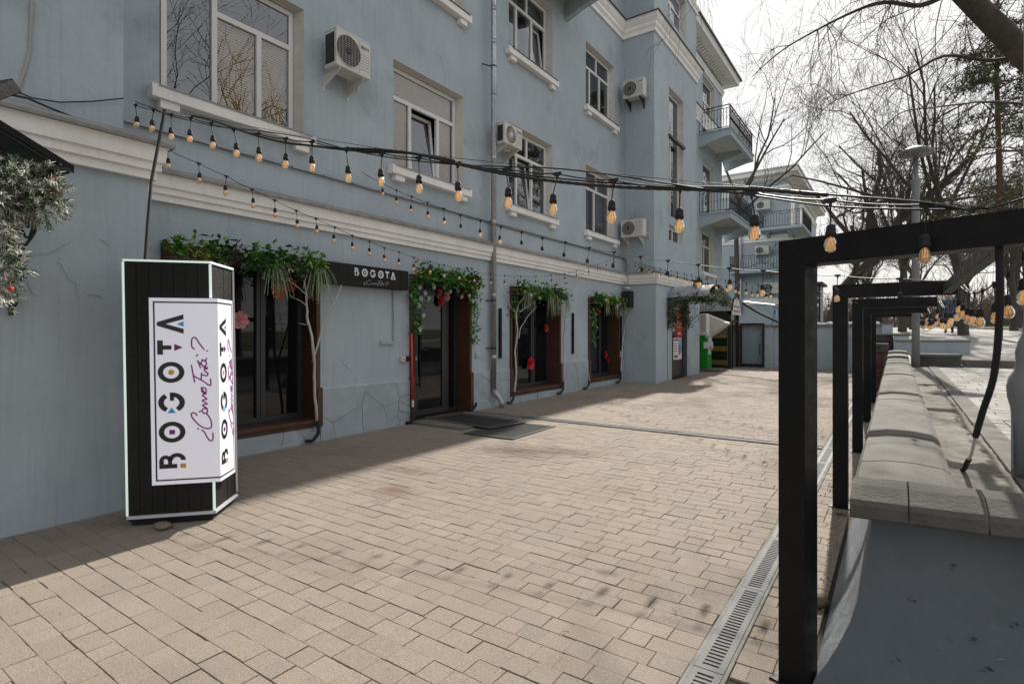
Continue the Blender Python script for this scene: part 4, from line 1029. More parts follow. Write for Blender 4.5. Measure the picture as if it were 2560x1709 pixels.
t = thing('loudspeaker', 'black loudspeaker box high in the corner beside the far bay', 'speaker', (-6.95,16.1,2.7))
MB().bbox(-7.0,-6.72,16.02,16.30,2.42,2.92,.012).build('speaker_box', RUBBER, t); MB().box(-7.06,-7.0,16.1,16.2,2.6,2.7).build('bracket', IRON, t)
t = thing('security_camera', 'small white security camera above the black loudspeaker', 'camera', (-6.95,16.15,3.0))
MB().lathe([(0,0),(.045,0),(.045,.12),(.02,.15),(0,.15)], 12).xf(Matrix.Translation((-6.92,16.15,3.03)) @ Matrix.Rotation(R(105),4,'Y')).build('camera_body', ACW, t); MB().bar((-7.05,16.15,3.05),(-6.92,16.15,3.04),.02).build('arm', ACW, t)
def wire(name, label, pts, r=.006, mt=None): return tag(MB().tube(pts, r, 5).build(name, mt or CABLE), label, 'cable')
wire('cable', 'thin grey cable running down the inner corner of the far bay', [(-7.0,16.25,z+.0) if i % 2 else (-6.99,16.22,z) for i, z in enumerate((9.9,8,6.5,5,4,3.6,3.1,2.2,1.2))], .009, GREY_LINE)
wire('cable', 'black cables looping from the string corner down to the loudspeaker', [(-6.95,16.2,3.95),(-6.90,16.22,3.7),(-6.93,16.18,3.5),(-6.85,16.2,3.3),(-6.92,16.16,3.0)], .008)
wire('cable', 'black cable hanging from the loudspeaker past the far bar lamp', [(-6.98,16.15,2.42),(-7.0,16.12,2.0),(-6.97,16.05,1.5),(-6.98,16.12,1.0),(-6.96,16.08,.8)], .006)
wire('cable', 'grey cable pipe running up the left bay above the canopy', [on_x(x,y,-5.90) for x,y in ((80,0),(78,60),(75,130),(62,180),(42,232))], .012, GREY_LINE)
wire('cable', 'black cable swagged along the left bay to the light string', [on_x(x,y,-5.88) for x,y in ((-20,215),(30,224),(80,245),(150,256),(230,254),(309,246))], .006)
wire('cable', 'black cable lying along the ledge of the left bay', [on_x(x,y,-5.80) for x,y in ((20,236),(70,246),(120,268),(180,292))], .009)
wire('cable', 'pale cable sprouting from the wall foot by the downpipe', [(-7.03,8.97,.20),(-6.93,9.0,.22),(-6.86,9.04,.17),(-6.84,9.06,.06)], .008, ACW)

# ------------------------------------------------------------------ planters over the openings
def leaf(mb, p, d, L_, W_, col, droop=.25):
    d = Vector(d).normalized(); s = d.cross(Vector((0,0,1)))
    s = s.normalized() if s.length > .05 else Vector((0,1,0))
    u = s.cross(d); p = Vector(p); a = random.uniform(-.9,.9); s = (s*math.cos(a)+u*math.sin(a)); u = s.cross(d)
    m_ = p+d*L_*.42; tip = p+d*L_-Vector((0,0,1))*L_*droop
    v = [p, m_+s*W_/2-u*W_*.12, m_, m_-s*W_/2-u*W_*.12, tip]
    k = random.uniform(.75,1.25); c = tuple(min(1,x*k) for x in col); c2 = tuple(min(1,x*k*1.18) for x in col)
    mb.add(v, [(0,2,1),(1,2,4)], c); mb.add(v, [(0,3,2),(2,3,4)], c2)
GR = dict(bright=(.075,.24,.022), dark=(.022,.072,.018), mid=(.04,.14,.02), lime=(.19,.26,.03), cream=(.33,.36,.22), purple=(.060,.035,.060), grey=(.17,.20,.12), blue=(.06,.07,.20))
def rdir(up=.4, out=1.0):
    return Vector((abs(random.gauss(.5,.45))*out, random.gauss(0,.8), random.gauss(up,.6)))
def bush(parent, c, r, n, col, L_=.075, W_=.05, mix=None, name='plant'):
    m = MB()
    for k in range(n):
        d = rdir(); p = Vector(c)+Vector((abs(random.gauss(0,.5))*r, random.gauss(0,.45)*r, random.gauss(0,.42)*r))
        leaf(m, p, d, L_*random.uniform(.7,1.3), W_*random.uniform(.7,1.3), GR[mix] if mix and random.random() < .4 else GR[col])
    return stuff(m.build(name, LEAF, parent))
def spray(parent, c, n, length, col='grey', spread=.10, name='trailing_plant'):
    m = MB()
    for k in range(n):
        y = random.gauss(0,spread*.6); L_ = length*random.uniform(.5,1.15); o = random.uniform(.04,.13); p = Vector(c); w_ = .0045
        cc = GR[random.choice([col,col,'mid','cream'])]
        pts = [p+Vector((o*q*1.1, y*q*1.3+random.gauss(0,.004), .05*math.sin(q*3)-L_*q*q)) for q in (0,.25,.5,.75,1.0)]
        for a, b in zip(pts, pts[1:]):
            m.add([a+Vector((0,-w_,0)),a+Vector((0,w_,0)),b+Vector((0,w_*.8,0)),b+Vector((0,-w_*.8,0))], [(0,1,2,3)], cc)
        for q in range(3):
            leaf(m, pts[random.choice((2,3,4))], rdir(-.5), .03, .014, GR['cream'] if random.random() < .5 else GR['mid'])
    return stuff(m.build(name, LEAF, parent))
def planter(label, y0, y1, z, kinds, board=True, zslope=0):
    t = thing('planter', label, 'planter', (GX,(y0+y1)/2,z), 'green planters above the cafe openings')
    if board:
        MB().bbox(GX+.04, GX+.075, y0, y1, z-.10, z+.10, .004).build('back_board', WOOD, t); MB().bbox(GX+.075, GX+.20, y0, y1, z-.10, z-.06, .004).build('shelf', WOOD, t)
    n = len(kinds)
    for i, k in enumerate(kinds):
        y = y0+(y1-y0)*(i+.5)/n
        for q in k.split('+'):
            if q.startswith('spray'): spray(t, (GX+.18,y,z+.02), 36, float(q[5:]), 'grey', .15)
            elif q == 'var': bush(t, (GX+.15,y,z-.04), .17, 64, 'cream', .055, .022, 'grey')
            elif q == 'purple': bush(t, (GX+.15,y,z+.0), .18, 60, 'purple', .07, .05, 'dark')
            elif q == 'blue': bush(t, (GX+.12,y,z+.06), .11, 30, 'blue', .045, .02, 'purple')
            elif q == 'low': bush(t, (GX+.16,y,z-.11), .16, 46, 'dark', .065, .045, 'mid')
            else: bush(t, (GX+.13,y,z+.05), .16, 52, q, .10, .065, random.choice(['mid','dark','lime']))
    return t
p1 = planter('long mixed green planter above the large cafe window behind the sign pillar', 2.95, 5.02, 2.56,
    ['bright','var','lime+var','bright+var','dark+var','blue+purple','purple+low','bright+low','mid+low','mid+spray.46','dark+var','mid+var','purple+low','bright+low','bright+spray.48'])
p2 = planter('green planter with white flowers around the cafe door', 6.98, 8.66, 2.60, ['lime+dark','bright+dark','bright+mid','mid+low','bright+mid','mid+low','bright+dark','mid+dark'], False)
def hang(parent, y, z0, z1, w0, n, col='mid'):
    m = MB()
    for k in range(n):
        q = random.random(); z = z0+(z1-z0)*q; ww = w0*(1-.45*q)
        leaf(m, (GX+.05+abs(random.gauss(0,.05)), y+random.gauss(0,.45)*ww, z), rdir(-.3), random.uniform(.05,.085), random.uniform(.045,.07), GR[random.choice([col,'bright','dark','mid'])])
    stuff(m.build('trailing_ivy', LEAF, parent))
hang(p2, 7.02, 2.6, 1.62, .26, 210); hang(p2, 8.66, 2.6, 2.15, .26, 110); hang(p2, 8.68, 2.2, 1.40, .15, 90)
def bloom(parent, c, r, col, name='flower'):
    m = MB()
    for k in range(16):
        a = k*2.4; q = .35+.65*(k/16); d = Vector((.55+.4*(1-q), math.cos(a)*q, math.sin(a)*q)); leaf(m, c, d, r, r*.75, col, 0)
    m.build(name, ROSE, parent)
for y, z in ((7.08,2.42),(7.20,2.33),(7.42,2.44),(7.02,2.1),(7.10,1.93),(7.06,1.68),(7.14,2.22),(7.66,2.45),(7.86,2.40),(8.10,2.43),(8.22,2.32),(8.42,2.35),(8.58,2.25),(8.72,2.02),(8.68,1.85),(8.74,1.7),(8.66,2.46),(7.30,2.24)):
    bloom(p2, (GX+.14,y+random.gauss(0,.03),z), .06, (.62,.62,.63))
p3 = planter('green planter with trailing grasses and baubles above the middle cafe window', 10.05, 12.35, 2.56,
    ['lime+dark','bright+spray.42','mid+var','bright+low','mid+low','bright+spray.55','dark+spray.50','dark+low','purple+spray.48'])
hang(p3, 10.15, 2.6, 1.95, .34, 130)
p4 = planter('green planter with long ivy tail above the far cafe window', 13.85, 16.0, 2.54, ['bright+dark','bright+mid','lime+spray.4','bright+mid','mid+spray.45','mid+low','dark+spray.45'])
hang(p4, 14.05, 2.5, 1.25, .30, 150, 'bright')
def bauble(par, y, z, r=.05): MB().lathe([(r*math.sin(math.pi*i/10), -r*math.cos(math.pi*i/10)) for i in range(1,10)], 14, (GX+.22,y,z)).build('bauble', BAUBLE, par, smooth=True)
bauble(p3,10.55,2.47); bauble(p3,10.95,2.44); bauble(p3,11.95,2.42); bauble(p4,15.3,2.42); bauble(p4,15.5,2.5); bauble(p4,14.5,2.55)

# ------------------------------------------------------------------ paper roses on the panes
def rose(label, c, r, col):
    m = MB(); c = Vector(c); r *= .86
    for ring_, n in ((1.0,7),(.75,6),(.5,5),(.28,4)):
        for k in range(n):
            a = 2*math.pi*(k+ring_*.7)/n; d = Vector((0,math.cos(a),math.sin(a))); t_ = Vector((0,-math.sin(a),math.cos(a))); q = r*ring_; dep = .05*(1-ring_)*r/.12
            v = [c+Vector((.005+dep*.6,0,0)), c+d*q*.55+t_*q*.48+Vector((.02+dep,0,0)), c+d*q+t_*q*.25+Vector((.035+dep,0,0)), c+d*q-t_*q*.25+Vector((.03+dep,0,0)), c+d*q*.55-t_*q*.48+Vector((.012+dep,0,0))]
            kk = random.uniform(.75,1.2); m.add(v, [(0,4,3,2,1)], tuple(min(1,x*kk) for x in col))
    return tag(m.build('paper_rose', ROSE), label, 'paper flower', 'paper roses in the cafe windows')
RD, PK, CO = (.42,.012,.016), (.60,.25,.27), (.45,.04,.03); FX = GX-.26
def rp(px, py): return on_x(px,py,FX)
rose('red paper rose hanging under the planter of the large cafe window, left one', rp(694,728), .13, CO)
rose('red paper rose right beside its twin under the planter of the large window', rp(724,712), .12, CO)
rose('pink paper rose peeping out beside the white lightbox', rp(598,800), .14, PK)
rose('small salmon paper rose at the top of the cafe door', rp(1096,731), .085, (.45,.10,.08))
rose('pale pink paper rose at the top right of the cafe door', rp(1114,741), .11, PK)
rose('deep red paper rose lowest of three on the cafe door', rp(1100,754), .11, RD)
rose('red paper rose half hidden at the left edge of the middle cafe window', rp(1287,786), .12, RD)
rose('coral paper rose on the right pane of the middle cafe window', rp(1363,820), .12, CO)
rose('large bright red paper rose low in the middle cafe window', rp(1325,908), .18, (.50,.008,.02))
rose('red paper rose high in the far cafe window', rp(1491,778), .14, RD)
rose('red paper rose, upper of the low pair in the far cafe window', rp(1512,886), .13, RD)
rose('red paper rose, lower of the low pair in the far cafe window', rp(1518,900), .10, RD)

# ------------------------------------------------------------------ whitewashed branches in black pipe holders
def branch(label, strands, X, foot, group='whitewashed branches along the facade'):
    f = on_x(foot[0],foot[1],X+.05); y, zt = f.y, on_x(*strands[0][0][:2],X).z
    t = thing('branch', label, 'branch', (X,y,gz(y)), group)
    p0 = on_x(*strands[0][0][:2],X)
    MB().tube([(X-.05,y-.10,gz(y)+.05),(X+.0,y-.05,gz(y)+.045),(X+.01,y-.01,gz(y)+.06),(p0.x,p0.y,gz(y)+.14),(p0.x,p0.y,p0.z+.02)], .026, 10).build('pipe_holder', RUBBER, t, smooth=True)
    m = MB()
    for s in strands:
        pts = []; rr = []
        for i, (px, py, r) in enumerate(s):
            q = on_x(px,py,X)+Vector((.035*math.sin(i*1.7+px),0,0)); pts.append(q); rr.append(r)
        fine = []; fr = []
        for i in range(len(pts)-1):
            for k in range(4):
                u = k/4; fine.append(pts[i].lerp(pts[i+1],u)+Vector((random.gauss(0,.003),random.gauss(0,.003),0))); fr.append((rr[i]*(1-u)+rr[i+1]*u)*random.uniform(.94,1.08))
        fine.append(pts[-1]); fr.append(rr[-1]); m.tube(fine, fr, 7)
    m.build('stem', BIRCH, t, smooth=True); return t
BX = GX+.13
branch('forked whitewashed branch between the large cafe window and the wall sign',
    [[(796,1055,.024),(789,975,.022),(783,905,.022),(776,840,.019),(771,790,.018),(768,740,.014),(757,690,.011),(737,640,.006)],
     [(784,905,.016),(800,850,.014),(812,800,.013),(832,755,.012),(850,715,.011),(861,680,.010),(861,640,.009),(855,600,.005)],
     [(768,742,.009),(745,715,.007),(718,696,.005)], [(770,765,.008),(750,750,.006),(722,738,.004)], [(861,712,.006),(856,695,.004)], [(772,812,.006),(750,808,.004)]], BX, (790,1104))
branch('forked whitewashed branch in front of the middle cafe window',
    [[(1284,980,.022),(1288,930,.021),(1290,880,.020),(1291,830,.018),(1291,785,.017),(1298,760,.013),(1312,735,.011),(1332,715,.008),(1342,700,.004)],
     [(1295,845,.012),(1304,820,.010),(1317,790,.009),(1340,766,.005)], [(1292,783,.012),(1278,765,.009),(1271,735,.008),(1262,705,.004)], [(1296,780,.010),(1318,766,.008),(1340,754,.004)], [(1312,736,.006),(1330,732,.005),(1338,718,.003)]], BX, (1283,1010))
branch('thin forked branch on the wall between the middle and far cafe windows',
    [[(1408,955,.020),(1408,900,.019),(1410,850,.018),(1411,805,.017),(1418,775,.012),(1430,735,.011),(1443,700,.008),(1462,680,.005),(1480,662,.003)],
     [(1410,803,.012),(1405,770,.010),(1407,735,.009),(1417,700,.006),(1422,670,.003)], [(1424,772,.010),(1445,755,.008),(1475,740,.006),(1512,728,.003)], [(1440,762,.006),(1470,760,.003)]], BX, (1406,985))
branch('tall whitewashed branch in the corner beside the far bay',
    [[(1552,930,.020),(1556,890,.019),(1559,850,.018),(1563,820,.016),(1572,775,.014),(1580,735,.012),(1575,705,.008),(1573,690,.004)],
     [(1573,778,.008),(1562,765,.005),(1554,756,.003)], [(1563,830,.006),(1590,810,.004),(1605,795,.002)]], BX, (1551,952))
branch('stubby black pipe holder with a broken stick left of the far cafe window', [[(1472,952,.014),(1471,940,.012),(1470,925,.008)]], BX, (1471,968))
t = thing('painted_pole', 'red and white striped snow pole standing in a black holder at the cafe door', 'pole', (GX+.12,6.93,.02))
py_ = 6.93; MB().tube([(GX+.05,6.83,.05),(GX+.10,6.87,.05),(GX+.12,py_,.09),(GX+.12,py_,.32)], .026, 10).build('pipe_holder', RUBBER, t, smooth=True)
MB().tube([(GX+.12,py_,.30),(GX+.12,py_,.44)], .017, 8).build('white_foot', SIGNW, t); MB().tube([(GX+.12,py_,.44),(GX+.115,py_-.03,1.60)], .019, 8).build('red_shaft', REDW, t, smooth=True)
branch('short black empty pipe holder right of the cafe door', [[(1190,1008,.006),(1190,1003,.006),(1190,998,.005)]], BX, (1187,1030))
# ================================================================== door slab and rubber mats
ds = thing('door_slab', 'grey stone slabs laid flat in front of the cafe door', 'slab', (-6.4,7.9,.02))
for x0,x1,y0,y1 in ((-7.03,-6.42,6.93,7.9),(-6.41,-5.80,6.93,7.9),(-7.03,-6.40,7.91,8.58),(-6.39,-5.74,7.91,8.58)): MB().bbox(x0+.004,x1-.004,y0+.004,y1-.004,-.02,gz(7.8)+.026,.006).build('slab_piece', CONC, ds)
def rubber_mat(label, c, rot, lx, ly, z, nx, ny, worn):
    t = thing('door_mat', label, 'mat', (c[0],c[1],z), None, rot); s_ = .007
    MB().box(-lx/2,lx/2,-ly/2,ly/2,0,s_).build('mat_sheet', RUBBER, t, local=True)
    b = MB(); w_ = .04
    for x0,x1,y0,y1 in ((-lx/2,lx/2,-ly/2,-ly/2+w_),(-lx/2,-lx/2+w_,-ly/2+w_,ly/2),(lx/2-w_,lx/2,-ly/2+w_,ly/2)): b.box(x0,x1,y0,y1,s_-.004,s_+.004)
    b.build('mat_border', GREYRUB, t, local=True)
    g = MB()
    for i in range(nx):
        for j in range(ny):
            x = -lx/2+.06+(lx-.12)*(i+.5*(j%2))/nx; y = -ly/2+.06+(ly-.12)*j/(ny-1)
            if worn and abs(x) < lx*.36 and abs(y) < ly*.36: continue
            q = .011; g.add([(x-q,y,s_),(x,y-q,s_),(x+q,y,s_),(x,y+q,s_),(x,y,s_+.010)], [(0,1,4),(1,2,4),(2,3,4),(3,0,4)])
    stuff(g.build('mat_studs', GREYRUB, t, local=True)); return t
GREYRUB = mat('dusty_rubber', (.085,.08,.075), .9)
rubber_mat('worn black rubber mat lying on the slabs at the cafe door', (-6.22,7.72), R(-7), 1.75, .92, gz(7.7)+.028, 40, 22, True)
rubber_mat('studded black rubber mat overlapping the other one out on the pavers', (-5.16,7.40), R(2), .92, 1.36, gz(7.4)+.004, 24, 36, False)

# ================================================================== vaulted entrance canopies with iron scrolls and fir garlands
def spiral(c, r0, r1, a0, turns, n=26): return [(c[0]+(r0+(r1-r0)*k/n)*math.cos(a0+turns*2*math.pi*k/n), c[1]+(r0+(r1-r0)*k/n)*math.sin(a0+turns*2*math.pi*k/n)) for k in range(n+1)]
def canopy(label, Xw, Xf, y0, y1, z, rise, pitched=False):
    t = thing('canopy', label, 'canopy', (Xw,(y0+y1)/2,z), 'vaulted canopies over the bay entrances')
    n = 16; prof = [((y0+y1)/2-math.cos(math.pi*k/n)*(y1-y0)/2, z+rise*math.sin(math.pi*k/n)) for k in range(n+1)]
    if pitched: prof = [(y0+(y1-y0)*k/n, z+rise*(1-abs(2*k/n-1))) for k in range(n+1)]
    m = MB(); u = MB()
    for k in range(n):
        (ya,za),(yb,zb) = prof[k],prof[k+1]
        m.add([(Xw,ya,za),(Xf,ya,za),(Xf,yb,zb),(Xw,yb,zb)], [(0,1,2,3)]); u.add([(Xw,ya,za-.015),(Xf-.01,ya,za-.015),(Xf-.01,yb,zb-.015),(Xw,yb,zb-.015)], [(3,2,1,0)])
    m.build('canopy_roof', DARKTIN if pitched else TINROOF, t, smooth=not pitched); u.build('canopy_lining', LINER, t, smooth=not pitched)
    if pitched:
        e = .05; MB().prism([(Xf,y0-.02,z-.03),(Xf,(y0+y1)/2,z+rise-.03),(Xf,y1+.02,z-.03),(Xf,y1+.02,z+.02),(Xf,(y0+y1)/2,z+rise+.02),(Xf,y0-.02,z+.02)], (-.02,0,0)).build('barge_board', BLACK, t)
    r = MB(); 
    for X in (Xf-.03, (Xw+Xf)/2): r.tube([(X,a,b-.03) for a,b in prof], .016, 6)
    r.bar((Xw,y0+.02,z-.02),(Xf,y0+.02,z-.02),.03); r.bar((Xw,y1-.02,z-.02),(Xf,y1-.02,z-.02),.03); r.bar((Xf-.01,y0,z-.02),(Xf-.01,y1,z-.02),.03)
    r.build('canopy_frame', IRON, t)
    for y in (y0+.06,y1-.06):
        b = MB(); b.bar((Xw+.015,y,z-1.0),(Xw+.015,y,z),.028); LX = Xf-Xw
        b.tube([(Xw+.02+LX*q, y, z-.95+.93*q**.62+.06*math.sin(q*9)) for q in [k/14 for k in range(15)]], .011, 5)
        for cx, cz, r0, a0, tn in ((.22,-.62,.17,1.2,1.6),(.40,-.30,.14,3.6,1.5),(.66,-.16,.11,.4,1.5),(.20,-.30,.10,4.0,1.4),(.86,-.12,.08,2.5,1.3),(.10,-.86,.10,2.0,1.3)):
            b.tube([(Xw+cx*LX+p[0]-0, y, z+cz+p[1]) for p in spiral((0,0), r0, .02, a0, tn)], .009, 5)
        b.build('scroll_bracket', IRON, t)
    return t
canopy('pale vaulted tin canopy with iron scrolls over the door of the far bay', -6.02, -4.72, 17.35, 19.55, 2.76, .42)
canopy('black pitched canopy corner with iron scrolls at the left edge', -5.82, -4.70, -.70, 1.39, 2.75, .54, True)
def fir(mb, p, d, L_, nl, nn, frost):
    d = Vector(d).normalized(); a = d.orthogonal().normalized(); b = d.cross(a); p = Vector(p)
    for k in range(nn):
        q = (k+.5)/nn; an = k*2.4; o = (a*math.cos(an)+b*math.sin(an)); base = p+d*L_*q
        tip = base+(d*.75+o*.8).normalized()*nl*random.uniform(.7,1.2); s = d.cross(o).normalized()*nl*.085
        f = random.random()
        if f < frost: c0 = (.16,.17,.13); c1 = (.62,.60,.56); c2 = c1
        else: c0 = (.02,.045,.015); c1 = (.035,.085,.022); c2 = (.05,.10,.03)
        mb.add([base-s, base+s, tip+s*.5, tip-s*.5], [(0,1,2,3)], tuple((x+y)/2 for x,y in zip(c0,c1)) if random.random() < .45 else c1)
def garland(label, paths, nn, L_, nl, frost, cone=()):
    t = thing('fir_garland', label, 'garland', paths[0][0][0]); 
    for pts, r, n in paths:
        m = MB()
        for k in range(n):
            u = random.random()*(len(pts)-1); i = min(int(u), len(pts)-2); c = Vector(pts[i]).lerp(Vector(pts[i+1]), u-i)
            d = Vector((random.gauss(0,1),random.gauss(0,1),random.gauss(0,.9))).normalized(); f = frost*random.uniform(.3,1.5)
            fir(m, c+d*r*random.random()**.7*.6, d+Vector((0,0,-.15)), L_*random.uniform(.7,1.3), nl, nn, f)
        stuff(m.build('fir_sprigs', FROST, t))
    for c, kind in cone:
        m = MB()
        if kind == 'cone':
            for j in range(9):
                for k in range(7):
                    a = 2*math.pi*(k+.5*(j%2))/7; rr = .030*math.sin(math.pi*(j+1.3)/11); zz = -.045+.011*j
                    p = Vector(c)+Vector((rr*math.cos(a),rr*math.sin(a),-zz)); leaf(m, p, (math.cos(a),math.sin(a),-.3), .020, .020, (.16,.09,.05) if j % 2 else (.35,.32,.28), 0)
            m.build('pine_cone', FROST, t)
        else:
            m.lathe([(.016*math.sin(math.pi*i/6), -.016*math.cos(math.pi*i/6)) for i in range(1,6)], 8, c, (.55,.01,.01)); m.build('berry', FROST, t)
    return t
LXg = -4.72
ga = [on_x(x,y,LXg) for x,y in ((-140,450),(-60,440),(0,445),(55,448),(95,455),(125,480))]
gb = [on_x(x,y,LXg) for x,y in ((-60,505),(0,500),(60,505),(100,512),(120,510))]
gc = [on_x(x,y,LXg-.25) for x,y in ((-30,540),(0,580),(8,640),(10,690),(4,725),(-20,760))]
garland('snow-frosted fir garland with pine cone hanging from the canopy at the left edge', [(ga,.13,150),(gb,.13,140),(gc,.09,110)], 34, .10, .036, .55,
    [(on_x(137,476,LXg+.10),'cone'),(on_x(132,450,LXg+.08),'berry'),(on_x(26,722,LXg-.1),'berry')])
fy0, fy1 = 17.45, 19.45
arch = [(-4.74,fy0+.02,2.66),(-4.72,17.9,2.78),(-4.72,18.5,2.90),(-4.72,19.1,2.80),(-4.74,fy1+.1,2.62)]
side = [(-5.9,fy0,2.66),(-5.4,fy0,2.70),(-4.8,fy0,2.68)]; drop = [(-5.95,fy0,2.66),(-5.97,fy0,2.2),(-5.97,fy0+.05,1.85)]; drop2 = [(-5.95,fy1-.5,2.5),(-5.97,fy1-.5,1.95)]
garland('green and frosted fir garland under the vaulted canopy of the far bay', [(arch,.20,300),(side,.18,200),(drop,.13,120),(drop2,.13,90)], 24, .14, .065, .28)
def floodlight(label, c, rz, s=1.0, tiltx=.5):
    t = thing('floodlight', label, 'floodlight', c, 'black floodlights on the canopies', rz)
    M = Matrix.Rotation(R(50),4,'X'); MB().bbox(-.11*s,.11*s,-.03*s,.03*s,-.085*s,.085*s,.006).xf(M).build('lamp_housing', BLACK, t, local=True)
    MB().add([(-.085*s,-.031*s,-.065*s),(.085*s,-.031*s,-.065*s),(.085*s,-.031*s,.065*s),(-.085*s,-.031*s,.065*s)], [(0,1,2,3)]).xf(M).build('lamp_glass', GREY_LINE, t, local=True)
    MB().bar((-.10*s,0,0),(-.10*s,.02,-.16*s),.012).bar((.10*s,0,0),(.10*s,.02,-.16*s),.012).bar((-.10*s,.02,-.16*s),(.10*s,.02,-.16*s),.012).build('lamp_stirrup', IRON, t, local=True)
floodlight('small floodlight standing on the tin canopy of the far bay', (-5.2,17.85,3.22), R(20), 1.3)
floodlight('black floodlight above the canopy at the left edge', tuple(on_x(-42,235,-4.95)), R(200), 1.5)

# ================================================================== posters on the bay door
def poster(label, y0, y1, z0, z1, base, marks):
    X = -6.140; t = thing('poster', label, 'poster', (X,(y0+y1)/2,z0)); MB().box(X,X+.003,y0,y1,z0,z1).build('sheet', base, t)
    for k, (a,b,c,d,mt) in enumerate(marks):
        MB().box(X+.003,X+.0045+.0004*k,y0+(y1-y0)*a,y0+(y1-y0)*b,z0+(z1-z0)*c,z0+(z1-z0)*d).build('print', mt, t)
poster('red poster with yellow figure on the far bay door', 18.62,19.22,1.48,2.40, RED, [(.1,.5,.72,.96,YELLOW),(.55,.85,.8,.92,PAPER),(.1,.9,.58,.61,PAPER),(.1,.9,.50,.53,PAPER),(.1,.8,.36,.42,YELLOW),(.25,.75,.12,.17,PAPER)])
poster('blue and white advertising poster low on the far bay door', 18.30,19.16,.72,1.46, PAPER, [(.05,.6,.86,.94,RED),(.6,.98,.3,.97,SKYBLUE),(.06,.4,.72,.75,NAVY),(.06,.45,.62,.65,NAVY),(.06,.45,.5,.53,NAVY),(.06,.42,.38,.41,NAVY),(.62,.72,.2,.7,RED),(.76,.85,.25,.65,NAVY),(.1,.5,.1,.2,NAVY)])
poster('small cream notice beside the red poster', 18.20,18.50,1.68,1.98, mat('cream_notice',(.55,.52,.38),.7), [(.3,.6,.3,.6,INK)])
poster('small white notice high on the far bay door', 18.3,18.9,2.42,2.62, PAPER, [(.1,.5,.6,.7,RED),(.3,.9,.2,.5,GREY_LINE)])

# ================================================================== cash machine, market porch
at = thing('cash_machine', 'bright green cash machine with white slanted hood behind the far bay', 'cash machine', (-6.4,22.4,gz(22)))
MB().bbox(-7.0,-5.55,21.9,22.95,gz(22)-.02,gz(22)+.10,.01).build('base_slab', CONC, at)
MB().bbox(-6.95,-6.06,22.10,22.70,gz(22)+.10,1.80,.01).build('cabinet', GREEN, at)
MB().bbox(-6.90,-6.10,22.13,22.67,1.80,2.1,.01).build('cabinet_top', BLACK, at)
MB().box(-6.058,-6.045,22.16,22.66,1.02,1.55).build('panel', ACW, at)
hd = [(-6.12,22.04,2.36),(-5.36,22.04,2.03),(-5.38,22.04,1.95),(-6.12,22.04,1.42)]; MB().prism(hd, (0,.74,0)).build('hood', ACW, at)
MB().box(-6.20,-5.98,22.06,22.09,1.03,1.28).build('notice', PAPER, at); MB().box(-6.03,-5.85,22.07,22.10,1.02,1.29).build('notice', PAPER, at); MB().box(-6.01,-5.90,22.064,22.068,1.05,1.10).build('notice_bar', RED, at); MB().box(-6.03,-5.93,22.085,22.09,.80,1.0).build('notice', PAPER, at)
t = thing('window_air_unit', 'small white grilled air unit on the wall beside the cash machine', 'air unit', (-6.0,21.1,1.6))
MB().bbox(-6.05,-5.78,20.95,21.35,1.62,2.35,.01).build('casing', ACW, t); MB().box(-6.30,-6.05,20.97,21.33,1.66,2.32).build('rear', ACD, t)
g = MB()
for k in range(9):
    for j in range(3): g.box(-5.99+j*.065,-5.95+j*.065,20.944,20.949,1.69+k*.07,1.73+k*.07)
g.build('grille', ACD, t); MB().box(-6.10,-5.75,20.95,21.35,1.55,1.60).build('shelf', ACW, t)
mk = thing('market_porch', 'dark glazed market porch with arched white sign and open glass door', 'porch', (-6.3,24.8,gz(24.5)))
pz0 = gz(24.5)
f = MB()
for x,y in ((-5.72,24.16),(-5.72,25.52),(-7.0,24.16)): f.bar((x,y,pz0),(x,y,2.55),.11)
f.bar((-7.06,24.16,2.48),(-5.66,24.16,2.48),.11,.14); f.bar((-5.72,24.16,2.48),(-5.72,25.58,2.48),.11,.14); f.bar((-7.06,24.16,pz0+.05),(-5.78,24.16,pz0+.05),.09,.10); f.bar((-5.72,24.22,2.14),(-5.72,25.46,2.14),.08,.07); f.bar((-5.72,24.66,pz0),(-5.72,24.66,2.12),.06)
f.build('porch_frame', BROWNF, mk)
MB().box(-7.06,-5.78,24.15,24.155,2.0,2.42).build('transom_panel', BROWNF, mk)
MB().add([(-7.0,24.17,pz0+.1),(-5.78,24.17,pz0+.1),(-5.78,24.17,2.0),(-7.0,24.17,2.0)], [(0,1,2,3)]).build('pane', CLEAR, mk); MB().add([(-5.72,24.2,pz0+.1),(-5.72,24.63,pz0+.1),(-5.72,24.63,2.1),(-5.72,24.2,2.1)], [(0,1,2,3)]).build('pane', CLEAR, mk)
MB().add([(-5.70,24.2,2.18),(-5.70,25.5,2.18),(-5.70,25.5,2.42),(-5.70,24.2,2.42)], [(0,1,2,3)]).build('transom_pane', CLEAR, mk)
for z in (.32,.62,.90,1.18,1.46):
    if z in (.62,1.18): MB().box(-6.95,-5.85,24.23,24.26,z-.02,z+.12).build('dark_slat', BROWNF, mk)
    else: MB().box(-6.95,-5.85,24.23,24.26,z-.04,z+.17).build('timber_slat', SLATW, mk)
MB().box(-6.95,-5.85,24.30,24.32,pz0,1.64).build('slat_backing', LINER, mk)
n = 14; prof = [(24.84-math.cos(math.pi*k/n)*.78, 2.56+.60*math.sin(math.pi*k/n)) for k in range(n+1)]
m = MB()
for k in range(n): m.add([(-7.06,*prof[k]),(-5.60,*prof[k]),(-5.60,*prof[k+1]),(-7.06,*prof[k+1])], [(0,1,2,3)])
m.build('vault_roof', TINROOF, mk, smooth=True)
MB().tube([(-5.60,a,b) for a,b in prof], .035, 6).build('arch_trim', BLACK, mk)
